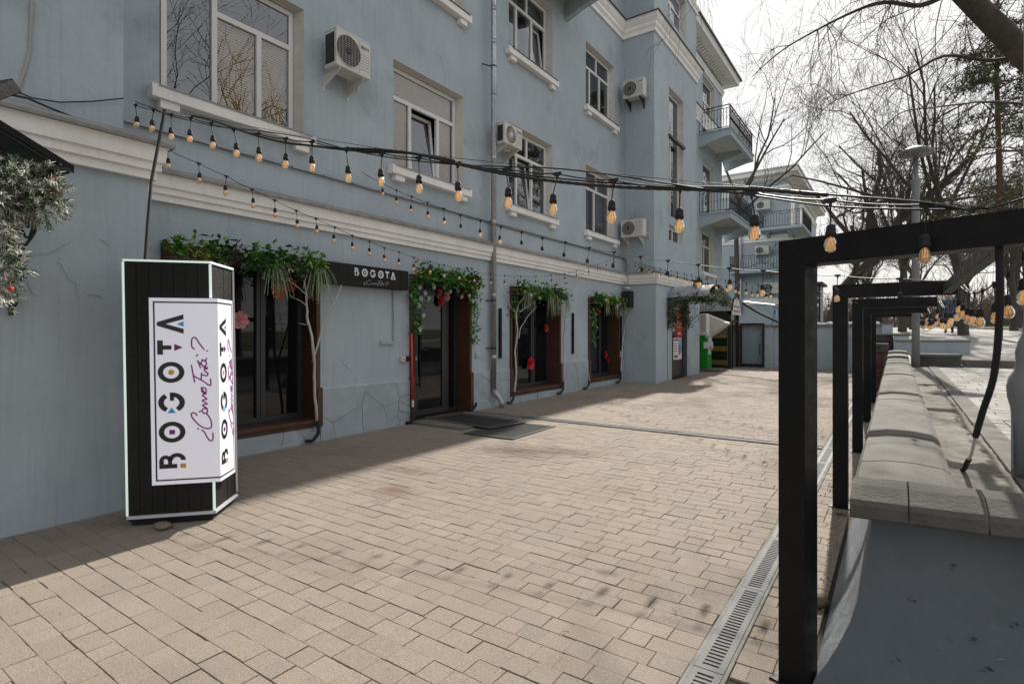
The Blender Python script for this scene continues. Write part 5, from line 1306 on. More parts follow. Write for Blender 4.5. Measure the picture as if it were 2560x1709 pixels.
sg = MB().prism([(-5.62,24.10,2.40)]+[(-5.62,a,b) for a,b in prof]+[(-5.62,25.58,2.40)], (.03,0,0)).build('market_sign', PAPER, mk)
RY = Matrix.Translation((-5.588,24.84,2.74)) @ Matrix.Rotation(R(90),4,'Z') @ Matrix.Rotation(R(90),4,'X')
SIGNRED = mat('sign_red', (.40,.05,.05), .5)
def sgn(txt, z, size):
    o = text_mesh(txt, size, SIGNRED, sg, Matrix.Translation((-5.588,24.84,z)) @ Matrix.Rotation(R(90),4,'Z') @ Matrix.Rotation(R(90),4,'X'), ext=.002)
    o.data.transform(Matrix.Translation(-Vector(mk.location)))
sgn('TAŃǴY MARKET', 2.70, .155); sgn('МИНИ МАРКЕТ', 2.50, .155)
c = MB(); c.box(-5.590,-5.585,24.79,24.80,2.86,3.07); c.box(-5.590,-5.585,24.88,24.89,2.86,3.07); c.box(-5.590,-5.585,24.80,24.88,3.0,3.07); c.build('bottle_emblem', SIGNRED, sg)
d = MB(); ang = R(4); 
d.bar((-5.58,25.55,pz0+.04),(-5.58,25.55,2.05),.09); d.bar((-4.66,25.50,pz0+.04),(-4.66,25.50,2.05),.09); d.bar((-5.58,25.55,2.01),(-4.66,25.50,2.01),.06,.09); d.bar((-5.58,25.55,pz0+.10),(-4.66,25.50,pz0+.10),.06,.12)
dl = d.build('open_door', BROWNF, mk); MB().add([(-5.54,25.55,pz0+.15),(-4.70,25.50,pz0+.15),(-4.70,25.50,1.97),(-5.54,25.55,1.97)], [(0,1,2,3)]).build('pane', CLEAR, dl)
MB().tube([(-4.78,25.48,.72),(-4.80,25.40,.74),(-4.80,25.40,1.10),(-4.78,25.48,1.12)], .018, 6).build('door_handle', IRON, dl)
t = thing('scooter', 'blue kick scooter handlebar standing up behind the retaining wall', 'scooter', (-4.3,26.4,1.6))
MB().tube([(-4.50,26.35,1.75),(-4.33,26.35,2.75)], .03, 8).build('steering_tube', CYAN, t); MB().tube([(-4.42,26.35,2.80),(-4.20,26.35,2.74)], .022, 8).build('handlebar', RUBBER, t); MB().tube([(-4.36,26.35,2.5),(-4.33,26.35,2.78)], .034, 8).build('stem_clamp', RUBBER, t); MB().tube([(-4.50,26.35,1.7),(-4.1,26.5,1.62),(-3.6,26.6,1.62)], .04, 6).build('deck', RUBBER, t)
t = thing('awning_arm', 'grey steel awning arm leaning out beside the market sign', 'awning arm', (-4.6,25.6,2.4))
MB().tube([(-5.55,25.7,2.95),(-5.0,26.0,2.55),(-4.2,26.3,2.1)], .05, 8).build('arm', IRON, t); MB().tube([(-5.5,25.7,3.0),(-4.35,26.3,2.85),(-4.25,26.3,2.1)], .03, 8).build('stay', GALV, t)

# ================================================================== black gate frames
S_ = .12
def gate(label, A, d, length, zt):
    d = Vector((d[0],d[1],0)).normalized(); n = Vector((-d.y,d.x,0)); A = Vector((A[0],A[1],0)); z0 = gz(A.y)
    t = thing('gate_frame', label, 'gate frame', (A.x,A.y,z0), 'black steel gate frames along the low wall')
    c = A+d*S_/2+n*S_/2
    M = Matrix.Translation((A.x,A.y,0)) @ Matrix.Rotation(math.atan2(d.y,d.x),4,'Z'); e = .0008     # mitred corner
    MB().prism([(0,0,z0-.05),(S_,0,z0-.05),(S_,0,zt-S_-e),(0,0,zt-e)], (0,S_,0)).xf(M).build('post', BLACK, t)
    MB().prism([(e,0,zt),(S_+e,0,zt-S_),(length,0,zt-S_),(length,0,zt)], (0,S_,0)).xf(M).build('beam', BLACK, t)
    MB().bbox(-S_*.75,S_*.75,-S_*.75,S_*.75,z0-.005,z0+.008,.002).xf(Matrix.Translation((c.x,c.y,0)) @ Matrix.Rotation(math.atan2(d.y,d.x),4,'Z')).build('foot_plate', BLACK, t)
    return t
gate('nearest black steel gate frame, its beam crossing the top of the coped wall', (-.45,2.82), (.949,-.315), .98, 2.03)
GY = (5.85,8.60,11.50,14.50)
for y, l in zip(GY, ('second black gate frame from the camera, holding the tie beam','third black gate frame from the camera','fourth black gate frame from the camera','farthest black gate frame beside the brick pier')):
    gate(l, (-.48,y), (1,0), .90, 2.04+gz(y)*.6)
t = thing('tie_beam', 'slanting-looking steel tie beam joining the first and second gate frames', 'beam', (.34,4.2,1.9))
MB().bbox(.32,.38,2.66,5.848,1.935,2.010,.004).build('beam_tube', BLACK, t)
tag(MB().box(-.62,-.42,15.9,16.0,gz(16),gz(16)+.95).box(-.62,-.42,15.98,16.0,gz(16)+.95,gz(16)+1.0).build('utility_box', BLACK), 'low black box standing behind the farthest gate post', 'box')

# ================================================================== string lights
sock_me = MB().lathe([(.004,.062),(.009,.060),(.015,.056),(.020,.048),(.0215,.036),(.0222,.022),(.024,.020),(.024,.003),(.021,0)], 12).mesh('socket', RUBBER, True)
bulb_prof = [(.013,.0),(.015,-.006),(.022,-.016),(.028,-.030),(.030,-.042),(.029,-.054),(.024,-.066),(.015,-.075),(.004,-.078)]
bulb_me = MB().lathe(bulb_prof, 14).mesh('bulb', AMBER, True)
fm = MB()
for a in range(4): fm.tube([(.009*math.cos(a*1.57),.009*math.sin(a*1.57),-.012),(.011*math.cos(a*1.57+.25),.011*math.sin(a*1.57+.25),-.050)], .0016, 4)
fm.tube([(0,0,0),(0,0,-.02)], .004, 5)
fil_me = fm.mesh('filament', FIL)
tee_me = MB().prism([(-.028,-.007,.008),(-.028,-.007,-.008),(-.008,-.007,-.016),(-.005,-.007,-.034),(.005,-.007,-.034),(.008,-.007,-.016),(.028,-.007,-.008),(.028,-.007,.008)], (0,.014,0)).mesh('connector', RUBBER)
def string_lights(label, nodes, drop=.10, sc_=1.0, empty=(), cab=.0045, fil=True, dense=6, tilt=.10, extra=None, skipsock=()):
    sc_ *= .80
    t = thing('string_lights', label, 'string lights', nodes[0], 'festoon strings of amber bulbs')
    P = [Vector(n) for n in nodes]; path = []
    for i in range(len(P)-1):
        for k in range(dense):
            u = k/dense; path.append(P[i].lerp(P[i+1],u)-Vector((0,0,1))*(P[i]-P[i+1]).length*.055*4*u*(1-u)*.5)
    path.append(P[-1]); MB().tube(path, cab, 5).build('cable', CABLE, t, smooth=True)
    for e in (extra or []): MB().tube(e[0], e[1], 7).build(e[2], CABLE, t, smooth=True)
    for i, p in enumerate(P[1:-1] if extra is None else P[:-1]):
        a = math.atan2((P[min(i+1,len(P)-1)]-P[max(i-1,0)]).y, (P[min(i+1,len(P)-1)]-P[max(i-1,0)]).x)
        inst('connector', tee_me, t, p, (0,0,a), (sc_,)*3)
        tx, ty = random.gauss(0,tilt), random.gauss(0,tilt); L_ = drop*random.uniform(.85,1.15)
        dv = Vector((math.sin(tx),math.sin(ty),-1)).normalized(); e = p+dv*L_*.55+Vector((0,0,-L_*.25)); q = p+dv*L_+Vector((0,0,-.02))
        MB().tube([p-Vector((0,0,.02)), e, q], .0038*sc_, 4).build('drop_wire', CABLE, t)
        s0 = q-Vector((0,0,.060*sc_)); rot = (random.gauss(0,.03)-ty*.2, random.gauss(0,.03)+tx*.2, random.random()*6)
        inst('socket', sock_me, t, s0, rot, (sc_,)*3)
        if i in empty: continue
        b = inst('bulb', bulb_me, t, s0, rot, (sc_,)*3)
        if fil:
            f_ = bpy.data.objects.new('filament', fil_me); COL.objects.link(f_); f_.parent = b
    return t
# 1: the heavy string crossing the terrace to the nearest gate
A1, B1 = (-5.85,2.20), (.24,2.60)
px1 = [(339,262),(384,274),(428,286),(477,294),(528,308),(585,322),(645,334),(714,346),(780,354),(866,371),(955,383),(1047,394),(1144,408),(1266,422),(1393,434),(1534,450),(1700,468),(1879,481),(2076,500),(2317,512)]
n1 = [on_line(x,y,A1,B1) for x,y in px1]+[Vector((.24,2.6,2.05))]
def along(n, dz, amp, ph): return [p+Vector((.01*math.sin(i*1.1+ph), .012*math.cos(i*.9+ph), dz+amp*math.sin(i*.85+ph))) for i, p in enumerate(n)]
def dense_path(P, k=5):
    out = []
    for i in range(len(P)-1):
        a, b, c, d = P[max(i-1,0)], P[i], P[i+1], P[min(i+2,len(P)-1)]
        for j in range(k):
            u = j/k; out.append(.5*((2*b)+(c-a)*u+(2*a-5*b+4*c-d)*u*u+(3*b-a-3*c+d)*u**3))
    out.append(P[-1]); return out
tail = [Vector((.30,2.63,2.06)),Vector((.50,2.60,2.11)),Vector((.62,2.55,2.13))]
rib = dense_path(along(n1[9:-2],-.010,.030,.4),14); ribr = [.0100 if i % 2 else .0078 for i in range(len(rib))]
ex = [(dense_path(along(n1,.002,.026,2.0)+tail), .004, 'second_cable'), (dense_path([n1[0]+Vector((0,0,.01)),n1[10]+Vector((0,0,.028)),n1[19]+Vector((0,0,.01)),tail[0]]), .0018, 'support_wire'),
      (rib, ribr, 'corrugated_conduit'), (dense_path(along(n1[3:13],-.006,.026,1.0)), .0075, 'thick_cable'), (dense_path(along(n1[12:],.0,.022,3.1)), .0045, 'third_cable')]
string_lights('heavy bundled festoon string crossing the terrace from the left bay to the nearest gate', n1, .085, 1.04, (), .004, True, 6, .12, ex)
# 2: along the facade, dipping above the cafe door
px2 = [(392,360),(418,373),(497,408),(566,440),(630,473),(687,500),(741,526),(790,546),(837,567),(881,588),(924,603),(961,619),(998,629),(1035,643),(1075,653),(1110,662),(1148,671),(1185,678),(1225,684),(1262,688),(1302,690),(1340,690),(1378,687),(1412,683),(1442,676),(1471,668),(1494,661),(1517,652),(1535,645),(1553,637)]
string_lights('festoon string looping along the cafe facade above the door', [on_line(x,y,(-5.72,2.36),(-6.85,16.2)) for x,y in px2], .075, 1.0, (), .0035, True, 3)
# 3: from the facade flashing out to the second gate, several sockets empty
px3 = [(905,430),(957,458),(991,475),(1029,491),(1069,506.5),(1109,521),(1151,537.6),(1201,551),(1252.5,566.6),(1304,580),(1356,595),(1413,605),(1473,619),(1535,630),(1601.6,641),(1670,651),(1745.5,661),(1823,670),(1908,676),(1996,683),(2094,688),(2249,696),(2410,702)]
A3 = on_x(905,430,-7.05); string_lights('festoon string with several empty sockets running from the facade to the second gate', [on_line(x,y,(A3.x,A3.y),(.36,5.62)) for x,y in px3], .10, 1.05, (5,8,9,10,11,12,13,14,20), .0042, True, 3, .16)
# 4, 5: from the corner of the far bay to the third and fourth gates
def sagged(A, B, n, s): return [Vector(A).lerp(Vector(B),k/n)-Vector((0,0,4*s*(k/n)*(1-k/n))) for k in range(n+1)]
string_lights('festoon string from the far bay corner down to the third gate', sagged((-6.75,16.2,3.86),(-.42,8.62,2.10),24,.10), .085, 1.0, (), .0035, True, 2, .14)
string_lights('festoon string from the far bay corner down to the fourth gate', sagged((-6.75,16.2,3.80),(-.42,11.52,2.12),20,.08), .085, 1.0, (), .0035, False, 2, .14)
# 6: bulbs strung along the gates over the wall
n6 = []
for a, b in zip((2.75,)+GY[:-1], GY):
    for k in range(8): u = k/8; n6.append(Vector((.43+.01*math.sin(k), a+(b-a)*u, 2.0+gz(a)*.6-.13*4*u*(1-u))))
n6.append(Vector((.43,14.5,2.02)))
string_lights('festoon string of close bulbs hanging from gate to gate over the coped wall', n6, .095, 1.05, (), .0045, True, 3, .10, [(dense_path([p+Vector((.01,0,.01*math.sin(i))) for i,p in enumerate(n6)],2), .004, 'second_cable')])
# hanging corrugated hose
t = thing('corrugated_hose', 'black corrugated hose hanging from the nearest beam with a pale inner tube', 'hose', (.33,4.3,.76))
hp = dense_path([Vector(p) for p in ((.30,2.60,1.94),(.31,2.66,1.70),(.31,2.80,1.45),(.29,2.95,1.28),(.28,3.08,1.16))],40); MB().tube(hp, [.0128 if i % 2 else .0112 for i in range(len(hp))], 8).build('upper_hose', RUBBER, t)
MB().tube(dense_path([Vector((.28,3.06,1.18)),Vector((.29,3.35,1.04)),Vector((.31,3.75,.94))],5), .007, 6).build('inner_tube', ACW, t, smooth=True)
hp = dense_path([Vector(p) for p in ((.31,3.70,.95),(.32,3.95,.88),(.33,4.18,.81),(.33,4.36,.76))],34); MB().tube(hp, [.0128 if i % 2 else .0112 for i in range(len(hp))], 8).build('lower_hose', RUBBER, t)
# ================================================================== street lamps
lp = thing('street_lamp', 'thick grey lamp post with turned base at the right edge', 'street lamp', (.66,4.27,pz(4.27)))
zb = pz(4.27)
MB().lathe([(.115,0),(.115,.36),(.118,.40),(.132,.46),(.136,.52),(.128,.57),(.105,.61),(.095,.66),(.098,.72),(.086,.78),(.068,.82),(.063,.9),(.058,6.5),(0,6.5)], 20, (.66,4.27,zb)).build('pole', LAMPGREY, lp, smooth=True)
MB().tube([(.548,4.25,zb+.32),(.545,4.22,zb+.25),(.545,4.22,zb+.05)], .006, 5).build('base_cable', LAMPGREY, lp)
lp2 = thing('street_lamp', 'slim grey street lamp with flat disc head behind the gates', 'street lamp', (.34,14.4,pz(14.4)))
zb = pz(14.4)
MB().lathe([(.072,0),(.07,3.72),(.066,3.76),(.10,3.90),(.105,3.93),(.05,3.95),(.05,4.58),(0,4.58)], 16, (.34,14.4,zb)).build('pole', LAMPGREY, lp2, smooth=True)
MB().lathe([(.05,4.40),(.12,4.42),(.30,4.46),(.315,4.50),(.30,4.53),(.20,4.59),(.06,4.64),(0,4.645)], 24, (.34,14.4,zb)).build('lamp_disc', LAMPGREY, lp2, smooth=True)
MB().lathe([(.0,4.452),(.26,4.452),(.26,4.458),(0,4.458)], 24, (.34,14.4,zb)).build('lamp_lens', ACW, lp2)

# ================================================================== bare trees
class Grow:
    def __init__(s, seed, rmin, thick=.03): s.r = random.Random(seed); s.wood = MB(); s.twig = MB(); s.rmin = rmin; s.thick = thick; s.n = 0
    def seg(s, pts, rad):
        big = rad[0] > s.thick
        (s.wood if big else s.twig).tube(pts, [max(q,s.rmin) for q in rad], 8 if rad[0] > .08 else (5 if big else 3), cap=False); s.n += 1
    def limb(s, p, d, L_, r, lvl, up=.15, wig=.22, droop=0.0, kids=(5,5,5,4,3), spread=.75):
        R_ = s.r; n = 5 if L_ > .6 else 3; pts = [Vector(p)]; rad = [r]; d = Vector(d).normalized(); dirs = [d]
        for k in range(n):
            d = (d+Vector((R_.gauss(0,wig),R_.gauss(0,wig),R_.gauss(0,wig)+up-droop*(k+1)/n))).normalized()
            pts.append(pts[-1]+d*L_/n); rad.append(r*(1-.62*(k+1)/n)); dirs.append(d)
        s.seg(pts, rad)
        if lvl <= 0: return
        nk = kids[min(lvl, len(kids)-1)]
        for q in range(nk):
            u = R_.uniform(.25,1.0)*n; i = min(int(u), n-1); c = pts[i].lerp(pts[i+1],u-i); dd = dirs[i+1]
            o = dd.orthogonal().normalized(); o = (Matrix.Rotation(R_.uniform(0,6.283),3,dd) @ o)
            nd = (dd*R_.uniform(.5,1.0)+o*spread*R_.uniform(.6,1.3)).normalized()
            s.limb(c, nd, L_*R_.uniform(.42,.68), max(rad[i]*.52,s.rmin), lvl-1, up, wig, droop, kids, spread)
    def done(s, root, bark=None, twigm=None):
        if s.wood.f: s.wood.build('trunk', bark or BARK, root, smooth=True)
        if s.twig.f: s.twig.build('crown', twigm or TWIG, root)
# the big near tree: trunk out of frame at the right, limb leaning in over the promenade
t = thing('bare_tree', 'big bare tree whose dark limb leans in at the top right corner', 'tree', (2.9,9.6,pz(9.6)))
g = Grow(5, .0019, .022); RR = random.Random(3)
trunk = [Vector(p) for p in ((2.9,9.6,.7),(2.8,9.5,2.0),(2.45,9.2,3.0),(1.75,8.6,4.0),(1.15,8.1,4.62),(.55,7.68,5.35),(-.1,7.3,6.2),(-.9,7.0,7.3))]
g.seg(trunk, [.24,.21,.175,.14,.118,.10,.08,.055])
g.seg([Vector(p) for p in ((2.8,9.5,2.0),(3.3,9.9,3.6),(3.6,10.4,5.5),(3.2,11,7.5))], [.2,.16,.12,.08])
for d_, l_ in (((-.3,.2,1),3.0),((.5,.3,1),3.2),((.1,-.5,1),2.8),((-.6,.5,.8),2.6),((.6,-.2,.7),2.6)): g.limb((3.2,11,7.4), d_, l_, .055, 3, .05, .18, .05, (2,4,4,4), .7)
def hang_limb(pts, r0, r1, kids, droop, lk, lvl=2):
    P = dense_path([Vector(p) for p in pts],2); r0 *= .55; P = dense_path(P[:1]+[p+Vector((RR.gauss(0,.07),RR.gauss(0,.07),RR.gauss(0,.10))) for i, p in enumerate(P[1:])],4); n = len(P); g.seg(P, [r0+(r1-r0)*i/(n-1) for i in range(n)])
    for k in range(kids):
        i = RR.randrange(int(n*.12), n-1); d = (P[i+1]-P[i]).normalized(); o = Matrix.Rotation(RR.uniform(0,6.28),3,d) @ d.orthogonal().normalized()
        g.limb(P[i], d*.5+o*.8+Vector((-.15,0,-.25*droop)), lk*RR.uniform(.5,1.2), max(.006,r1*1.2), lvl, 0.02-.18*droop, .24, .25*droop, (3,5,5,4), .85)
hang_limb([(.55,7.68,5.35),(-.2,8.3,5.75),(-1.0,9.2,6.1),(-2.0,10.2,6.15)], .06, .006, 11, 1.0, 1.1)
hang_limb([(1.15,8.1,4.62),(.5,8.8,4.95),(-.2,9.8,5.3),(-1.2,11.0,5.3)], .045, .006, 10, .8, 1.0)
hang_limb([(-.1,7.3,6.2),(-.7,7.6,7.0),(-1.4,8.2,7.5),(-2.2,8.8,7.4)], .05, .006, 10, 1.2, 1.3)
hang_limb([(1.75,8.6,4.0),(1.3,9.4,4.5),(.8,10.6,5.1),(.1,12.2,5.5),(-.8,13.8,5.4)], .040, .007, 18, .5, 1.1)
hang_limb([(2.45,9.2,3.0),(1.9,10.2,3.7),(1.6,11.8,4.4),(1.4,13.6,5.2)], .045, .008, 24, .3, 1.2)
hang_limb([(1.15,8.1,4.62),(1.0,8.6,5.4),(.6,9.4,6.4),(.1,10.4,7.2)], .05, .008, 18, .6, 1.2)
hang_limb([(.1,7.4,6.0),(.3,8.2,7.0),(.2,9.4,8.2)], .05, .01, 14, .9, 1.3)
g.done(t)
# pollarded tree behind the retaining wall
t = thing('bare_tree', 'gnarled pollarded tree with crooked limbs behind the retaining wall', 'tree', (-2.8,32,uz(32)))
g = Grow(21, .0048, .04); zz = uz(32)
g.seg([Vector(p) for p in ((-2.8,32,zz-.1),(-2.6,32,zz+1.0),(-2.2,32,zz+2.1),(-1.5,32,zz+3.0),(-.75,32,zz+3.6))], [.34,.29,.27,.25,.23])
c0 = Vector((-.75,32,zz+3.6))
for d, L_, r in (((-.9,.2,.75),4.0,.16),((-.45,-.2,.95),4.2,.17),((.05,.1,1),5.0,.19),((.45,-.1,.9),4.0,.16),((.9,.2,.5),3.8,.14),((.3,.5,1),4.2,.14)): g.limb(c0, d, L_*1.22, r*1.05, 4, .10, .21, 0, (2,3,3,4,4), .78)
g.limb(Vector((-2.5,32,zz+1.3)), (.7,-.1,.6), 4.5, .16, 4, .12, .18, 0, (2,3,5,4,4), .7)
g.done(t)
# tall fine-twigged trees over the promenade fill the sky
def tall_tree(label, x, y, H, seed, lean, r0=.2):
    t = thing('bare_tree', label, 'tree', (x,y,uz(y))); g = Grow(seed, .0042, .03); z0 = uz(y); R_ = random.Random(seed)
    top = Vector((x+lean*.5,y,z0+H*.38)); g.seg([Vector((x,y,z0-.1)),Vector((x+lean*.1,y,z0+H*.18)),top], [r0,r0*.8,r0*.66])
    for k in range(7):
        a = k*.9+R_.random(); g.limb(top+Vector((0,0,R_.uniform(-.8,.2))), (math.cos(a)*.6+lean*.25,math.sin(a)*.5,1), H*R_.uniform(.38,.55), r0*.42, 4, .08, .16, .04, (2,3,4,4,5), .72)
    g.done(t)
tall_tree('tall fine-twigged bare tree behind the slim street lamp', 2.3,29.5,13,51,-1.2); tall_tree('tall bare tree at the far side of the promenade', .9,43,15,71,.4,.24)
tall_tree('tall bare tree beside the promenade, out of frame to the right of the end wall', 7.2,6.8,13,83,-.5,.24); tall_tree('tall bare tree beside the promenade, behind and right of the camera', 7.6,.2,13,87,-.4,.24)
# tree at the end of the building with long rising limbs
t = thing('bare_tree', 'dark bare tree with long rising limbs at the end of the apartment building', 'tree', (-7.0,31,uz(31)))
g = Grow(8, .0045, .03); zz = uz(31)
g.seg([Vector(p) for p in ((-7.0,31,zz-.1),(-6.95,31,zz+2.5),(-7.0,31,zz+5),(-6.85,31,zz+7.0))], [.14,.125,.115,.105])
for p, d, L_, r in (((-6.9,31,zz+6.2),(.8,0,.75),6.0,.08),((-6.9,31,zz+7.0),(.75,.1,1.0),6.5,.08),((-6.85,31,zz+7.0),(-.1,0,1),5.5,.08),((-6.9,31,zz+3.4),(.9,-.1,.1),1.6,.025),((-6.85,31,zz+7.0),(.25,.2,1),5.0,.09)): g.limb(p, d, L_, r, 4, .05, .13, 0, (2,3,4,4,4), .62)
g.done(t)
# promenade trees: a stem type copied down the park
def park_tree(seed, H):
    g = Grow(seed, .010, .05); R_ = random.Random(seed)
    g.seg([Vector((0,0,-.1)),Vector((.08,0,H*.2)),Vector((-.05,.1,H*.42))], [.21,.17,.15])
    top = Vector((-.05,.1,H*.40))
    for k in range(6):
        a = k*1.05+R_.random()*.6; g.limb(top+Vector((0,0,R_.uniform(-.6,.3))), (math.cos(a)*.55,math.sin(a)*.55,1), H*R_.uniform(.36,.5), .085, 3, .12, .17, 0, (3,5,5,6), .68)
    return g.wood.mesh('trunk', BARK, True), g.twig.mesh('crown', FARTWIG)
kinds = [park_tree(41,8.5), park_tree(77,7.5), park_tree(99,9.5)]
spots = [(.25,33.5,1.0,'thick-trunked bare tree standing just right of the retaining wall end'),(4.7,36,.9,'bare park tree just right of the walking person'),(5.6,39,.85,'bare park tree behind the bench'),(7.2,37,1.05,'bare park tree on the grass near the right edge'),(8.6,42,1.1,None),(6.2,46,1.0,None),(3.9,50,.9,None),(9.8,50,1.0,None),(-1.8,50,.9,None),(.8,58,1.05,None),(5.0,60,1.1,None),(8.2,63,1.0,None),(12.5,58,1.1,None),(-3.0,66,1.1,None),(2.0,74,1.2,None),(11,74,1.2,None),(16,66,1.1,None),(-9,70,1.2,None)]
for i, (x,y,s,l) in enumerate(spots):
    t = thing('park_tree', l or 'far bare brown tree in the park at the end of the promenade', 'tree', (x,y,uz(y)), 'bare trees of the park' if l else 'far bare trees at the end of the promenade')
    k = kinds[i % 3]; rot = random.random()*6.28
    for nm, me in zip(('trunk','crown'), k):
        o = bpy.data.objects.new(nm, me); COL.objects.link(o); o.parent = t; o.rotation_euler = (0,0,rot); o.scale = (s,s,s)
for x,y,s,l in ((7.5,2.0,1.15,'bare promenade tree right of the frame beside the end wall'),(8.5,-5.5,1.1,'bare promenade tree behind the camera'),(8.8,14.5,1.2,'bare promenade tree right of the frame level with the gates')):
    t = thing('park_tree', l, 'tree', (x,y,.6), 'bare trees of the park'); k = kinds[int(x) % 3]
    for nm, me in zip(('trunk','crown'), k):
        o = bpy.data.objects.new(nm, me); COL.objects.link(o); o.parent = t; o.scale = (s,s,s)
# far thicket that reads as one brown mass
m = MB(); RR = random.Random(2)
for k in range(620):                                      # rooted clumps of shrub stems
    y = RR.uniform(60,118); x = RR.uniform(-16,26+y*.12); H_ = RR.uniform(2.0,6.5)
    for q in range(9):
        d = Vector((RR.gauss(0,.32),RR.gauss(0,.25),1)).normalized(); p = Vector((x+RR.gauss(0,.5),y,uz(y)-.05)); h_ = H_*RR.uniform(.5,1.0)
        c1 = p+d*h_*.5+Vector((RR.gauss(0,.2),0,0)); e = c1+(d+Vector((RR.gauss(0,.3),0,0))).normalized()*h_*.5; m.tube([p,c1,e], [.045,.03,.012], 3, cap=False)
        for w2 in range(2):
            st = p.lerp(c1,RR.uniform(.5,1)); d2 = Vector((RR.gauss(0,.7),RR.gauss(0,.3),RR.uniform(.3,1))).normalized(); m.tube([st,st+d2*h_*.2,st+d2*h_*.38+Vector((0,0,.1))], [.022,.016,.009], 3, cap=False)
th = stuff(m.build('far_thicket', FARTWIG)); tag(th, 'brownish mass of bare twigs closing the view at the end of the park', 'thicket')
# pine at the right
def pine(label, x, y, H, z0, zstart, seed):
    R_ = random.Random(seed); t = thing('pine_tree', label, 'tree', (x,y,z0), 'pines beside the promenade')
    w_ = MB(); w_.tube([Vector((x,y,z0-.1)),Vector((x+.05,y,z0+H*.35)),Vector((x-.05,y,z0+H*.7)),Vector((x,y,z0+H))], [.12,.10,.07,.03], 8)
    nd = MB()
    for k in range(60):
        u = R_.random()**.9; z = z0+zstart+(H-zstart)*u; L_ = (1-u)*2.3+.5; a = R_.uniform(0,6.28); d = Vector((math.cos(a),math.sin(a),R_.uniform(-.15,.35)))
        pts = [Vector((x,y,z))+d*L_*q+Vector((0,0,-.35*L_*q*q)) for q in (0,.35,.7,1.0)]; w_.tube(pts, [.035,.025,.016,.008], 4, cap=False)
        for j in range(34):
            q = R_.uniform(.3,1.05); c = Vector((x,y,z))+d*L_*q+Vector((0,0,-.35*L_*q*q))+Vector((R_.gauss(0,.22),R_.gauss(0,.22),R_.gauss(0,.10)))
            for n_ in range(12):
                v = Vector((R_.gauss(0,1),R_.gauss(0,1),R_.gauss(.3,.8))).normalized(); s = v.orthogonal().normalized()*.017; kk = R_.uniform(.6,1.5); cc = (kk,kk,kk*.9)
                nd.add([c-s,c+s,c+v*R_.uniform(.10,.22)], [(0,1,2)], cc)
    w_.build('trunk', PINEBARK, t, smooth=True); nd.build('crown', NEEDLE, t)
pine('green pine with orange trunk at the right edge of the sky', 3.05,26.5,13.5,uz(26),4.4,4)
pine('second pine half hidden behind the first at the right edge', 4.9,29,14,uz(29),5.0,9)

# ================================================================== the second blue-grey building beyond the terrace
fb = thing('far_building', 'second blue-grey building with white cornice and iron balconies beyond the terrace', 'building', (-9,40,uz(40)))
Y0, XR, ZT = 40.0, -5.87, 11.4
m = MB(); sheet_y(m, Y0, -20, XR, 1.0, ZT+1.2); 
m.add([(XR,Y0,1),(XR,56,1),(XR,56,ZT+1.2),(XR,Y0,ZT+1.2)], [(0,1,2,3)]); m.box(-20,XR-.05,Y0+.1,56,ZT+1.0,ZT+1.25); m.build('wall', BLUE, fb)
PF = [(-20,Y0),(XR,Y0),(XR,56)]
sweep(PF, [(-.01,ZT-.35),(.05,ZT-.35),(.05,ZT-.22),(.11,ZT-.14),(.11,ZT-.02),(-.01,ZT)], 'cornice', WHITE, fb)
sweep(PF, [(-.01,ZT+.42),(.06,ZT+.42),(.10,ZT+.62),(.70,ZT+.66),(.72,ZT+.95),(-.3,ZT+1.05)], 'eave', WHITE, fb)
sweep(PF, [(.70,ZT+.94),(.78,ZT+.92),(.78,ZT+1.02),(-3.0,ZT+1.6)], 'roof_edge', ZINC, fb)
sweep(PF, [(-.01,7.75),(.06,7.75),(.06,7.9),(.10,7.95),(.10,8.15),(-.01,8.2)], 'white_band', WHITE, fb)
sweep(PF, [(-.01,3.55),(.06,3.55),(.08,3.95),(-.01,4.0)], 'low_band', WHITE, fb)
dm = MB().box(-.07,.07,-.22,0,-.07,.07).mesh('dentil', WHITE)
for k in range(34): inst('dentil', dm, fb, (-5.95-k*.29,Y0-.02,ZT+.53))
for z0,z1 in ((8.75,10.9),(5.2,7.3)):
    for y in (41.3,45.5):
        wn = MB(); wn.box(XR,XR+.03,y-.15,y+1.7,z0-.1,z1+.15); w_ = wn.build('window', WHITE, fb); MB().box(XR+.031,XR+.05,y,y+1.5,z0,z1).build('pane', DARKGLASS, w_)
        MB().box(XR+.05,XR+.06,y+.72,y+.78,z0,z1).build('mullion', PVC, w_)
def far_balcony(x0, x1, y0, zs):
    s = MB(); s.bbox(x0,x1,y0,Y0+.02,zs-.16,zs,.01)
    if x1 > XR: s.bbox(XR+.01,x1-.002,Y0+.03,Y0+3.2,zs-.16,zs-.002,.01)
    b = s.build('balcony', BLUE, fb)
    MB().prism([(x0+.3,Y0,zs-.55),(x0+.3,Y0,zs-.16),(x0+.3,y0+.2,zs-.16)], (.18,0,0)).build('bracket', BLUE, b); MB().prism([((x0+x1)/2+.3,Y0,zs-.55),((x0+x1)/2+.3,Y0,zs-.16),((x0+x1)/2+.3,y0+.2,zs-.16)], (.18,0,0)).build('bracket', BLUE, b)
    railing(b, [(x0+.05,Y0),(x0+.05,y0+.06),(x1-.06,y0+.06),(x1-.06,Y0+(3.1 if x1 > XR else 0))], zs, .16)
far_balcony(-7.35,-4.75,38.7,8.45); far_balcony(-9.2,-5.9,38.7,5.75)
ac_unit('far air conditioner under the balcony of the second building', (-7.75,Y0,6.85), 0, 'AVA', .85,.58,.3,.14)
ac_unit('far air conditioner above the balcony of the second building', (-7.7,Y0,9.85), 0, None, .85,.58,.3,.14)
ac_unit('far air conditioner below the lower balcony of the second building', (-7.35,Y0,4.25), 0, None, 1.1,.72,.3,.14)
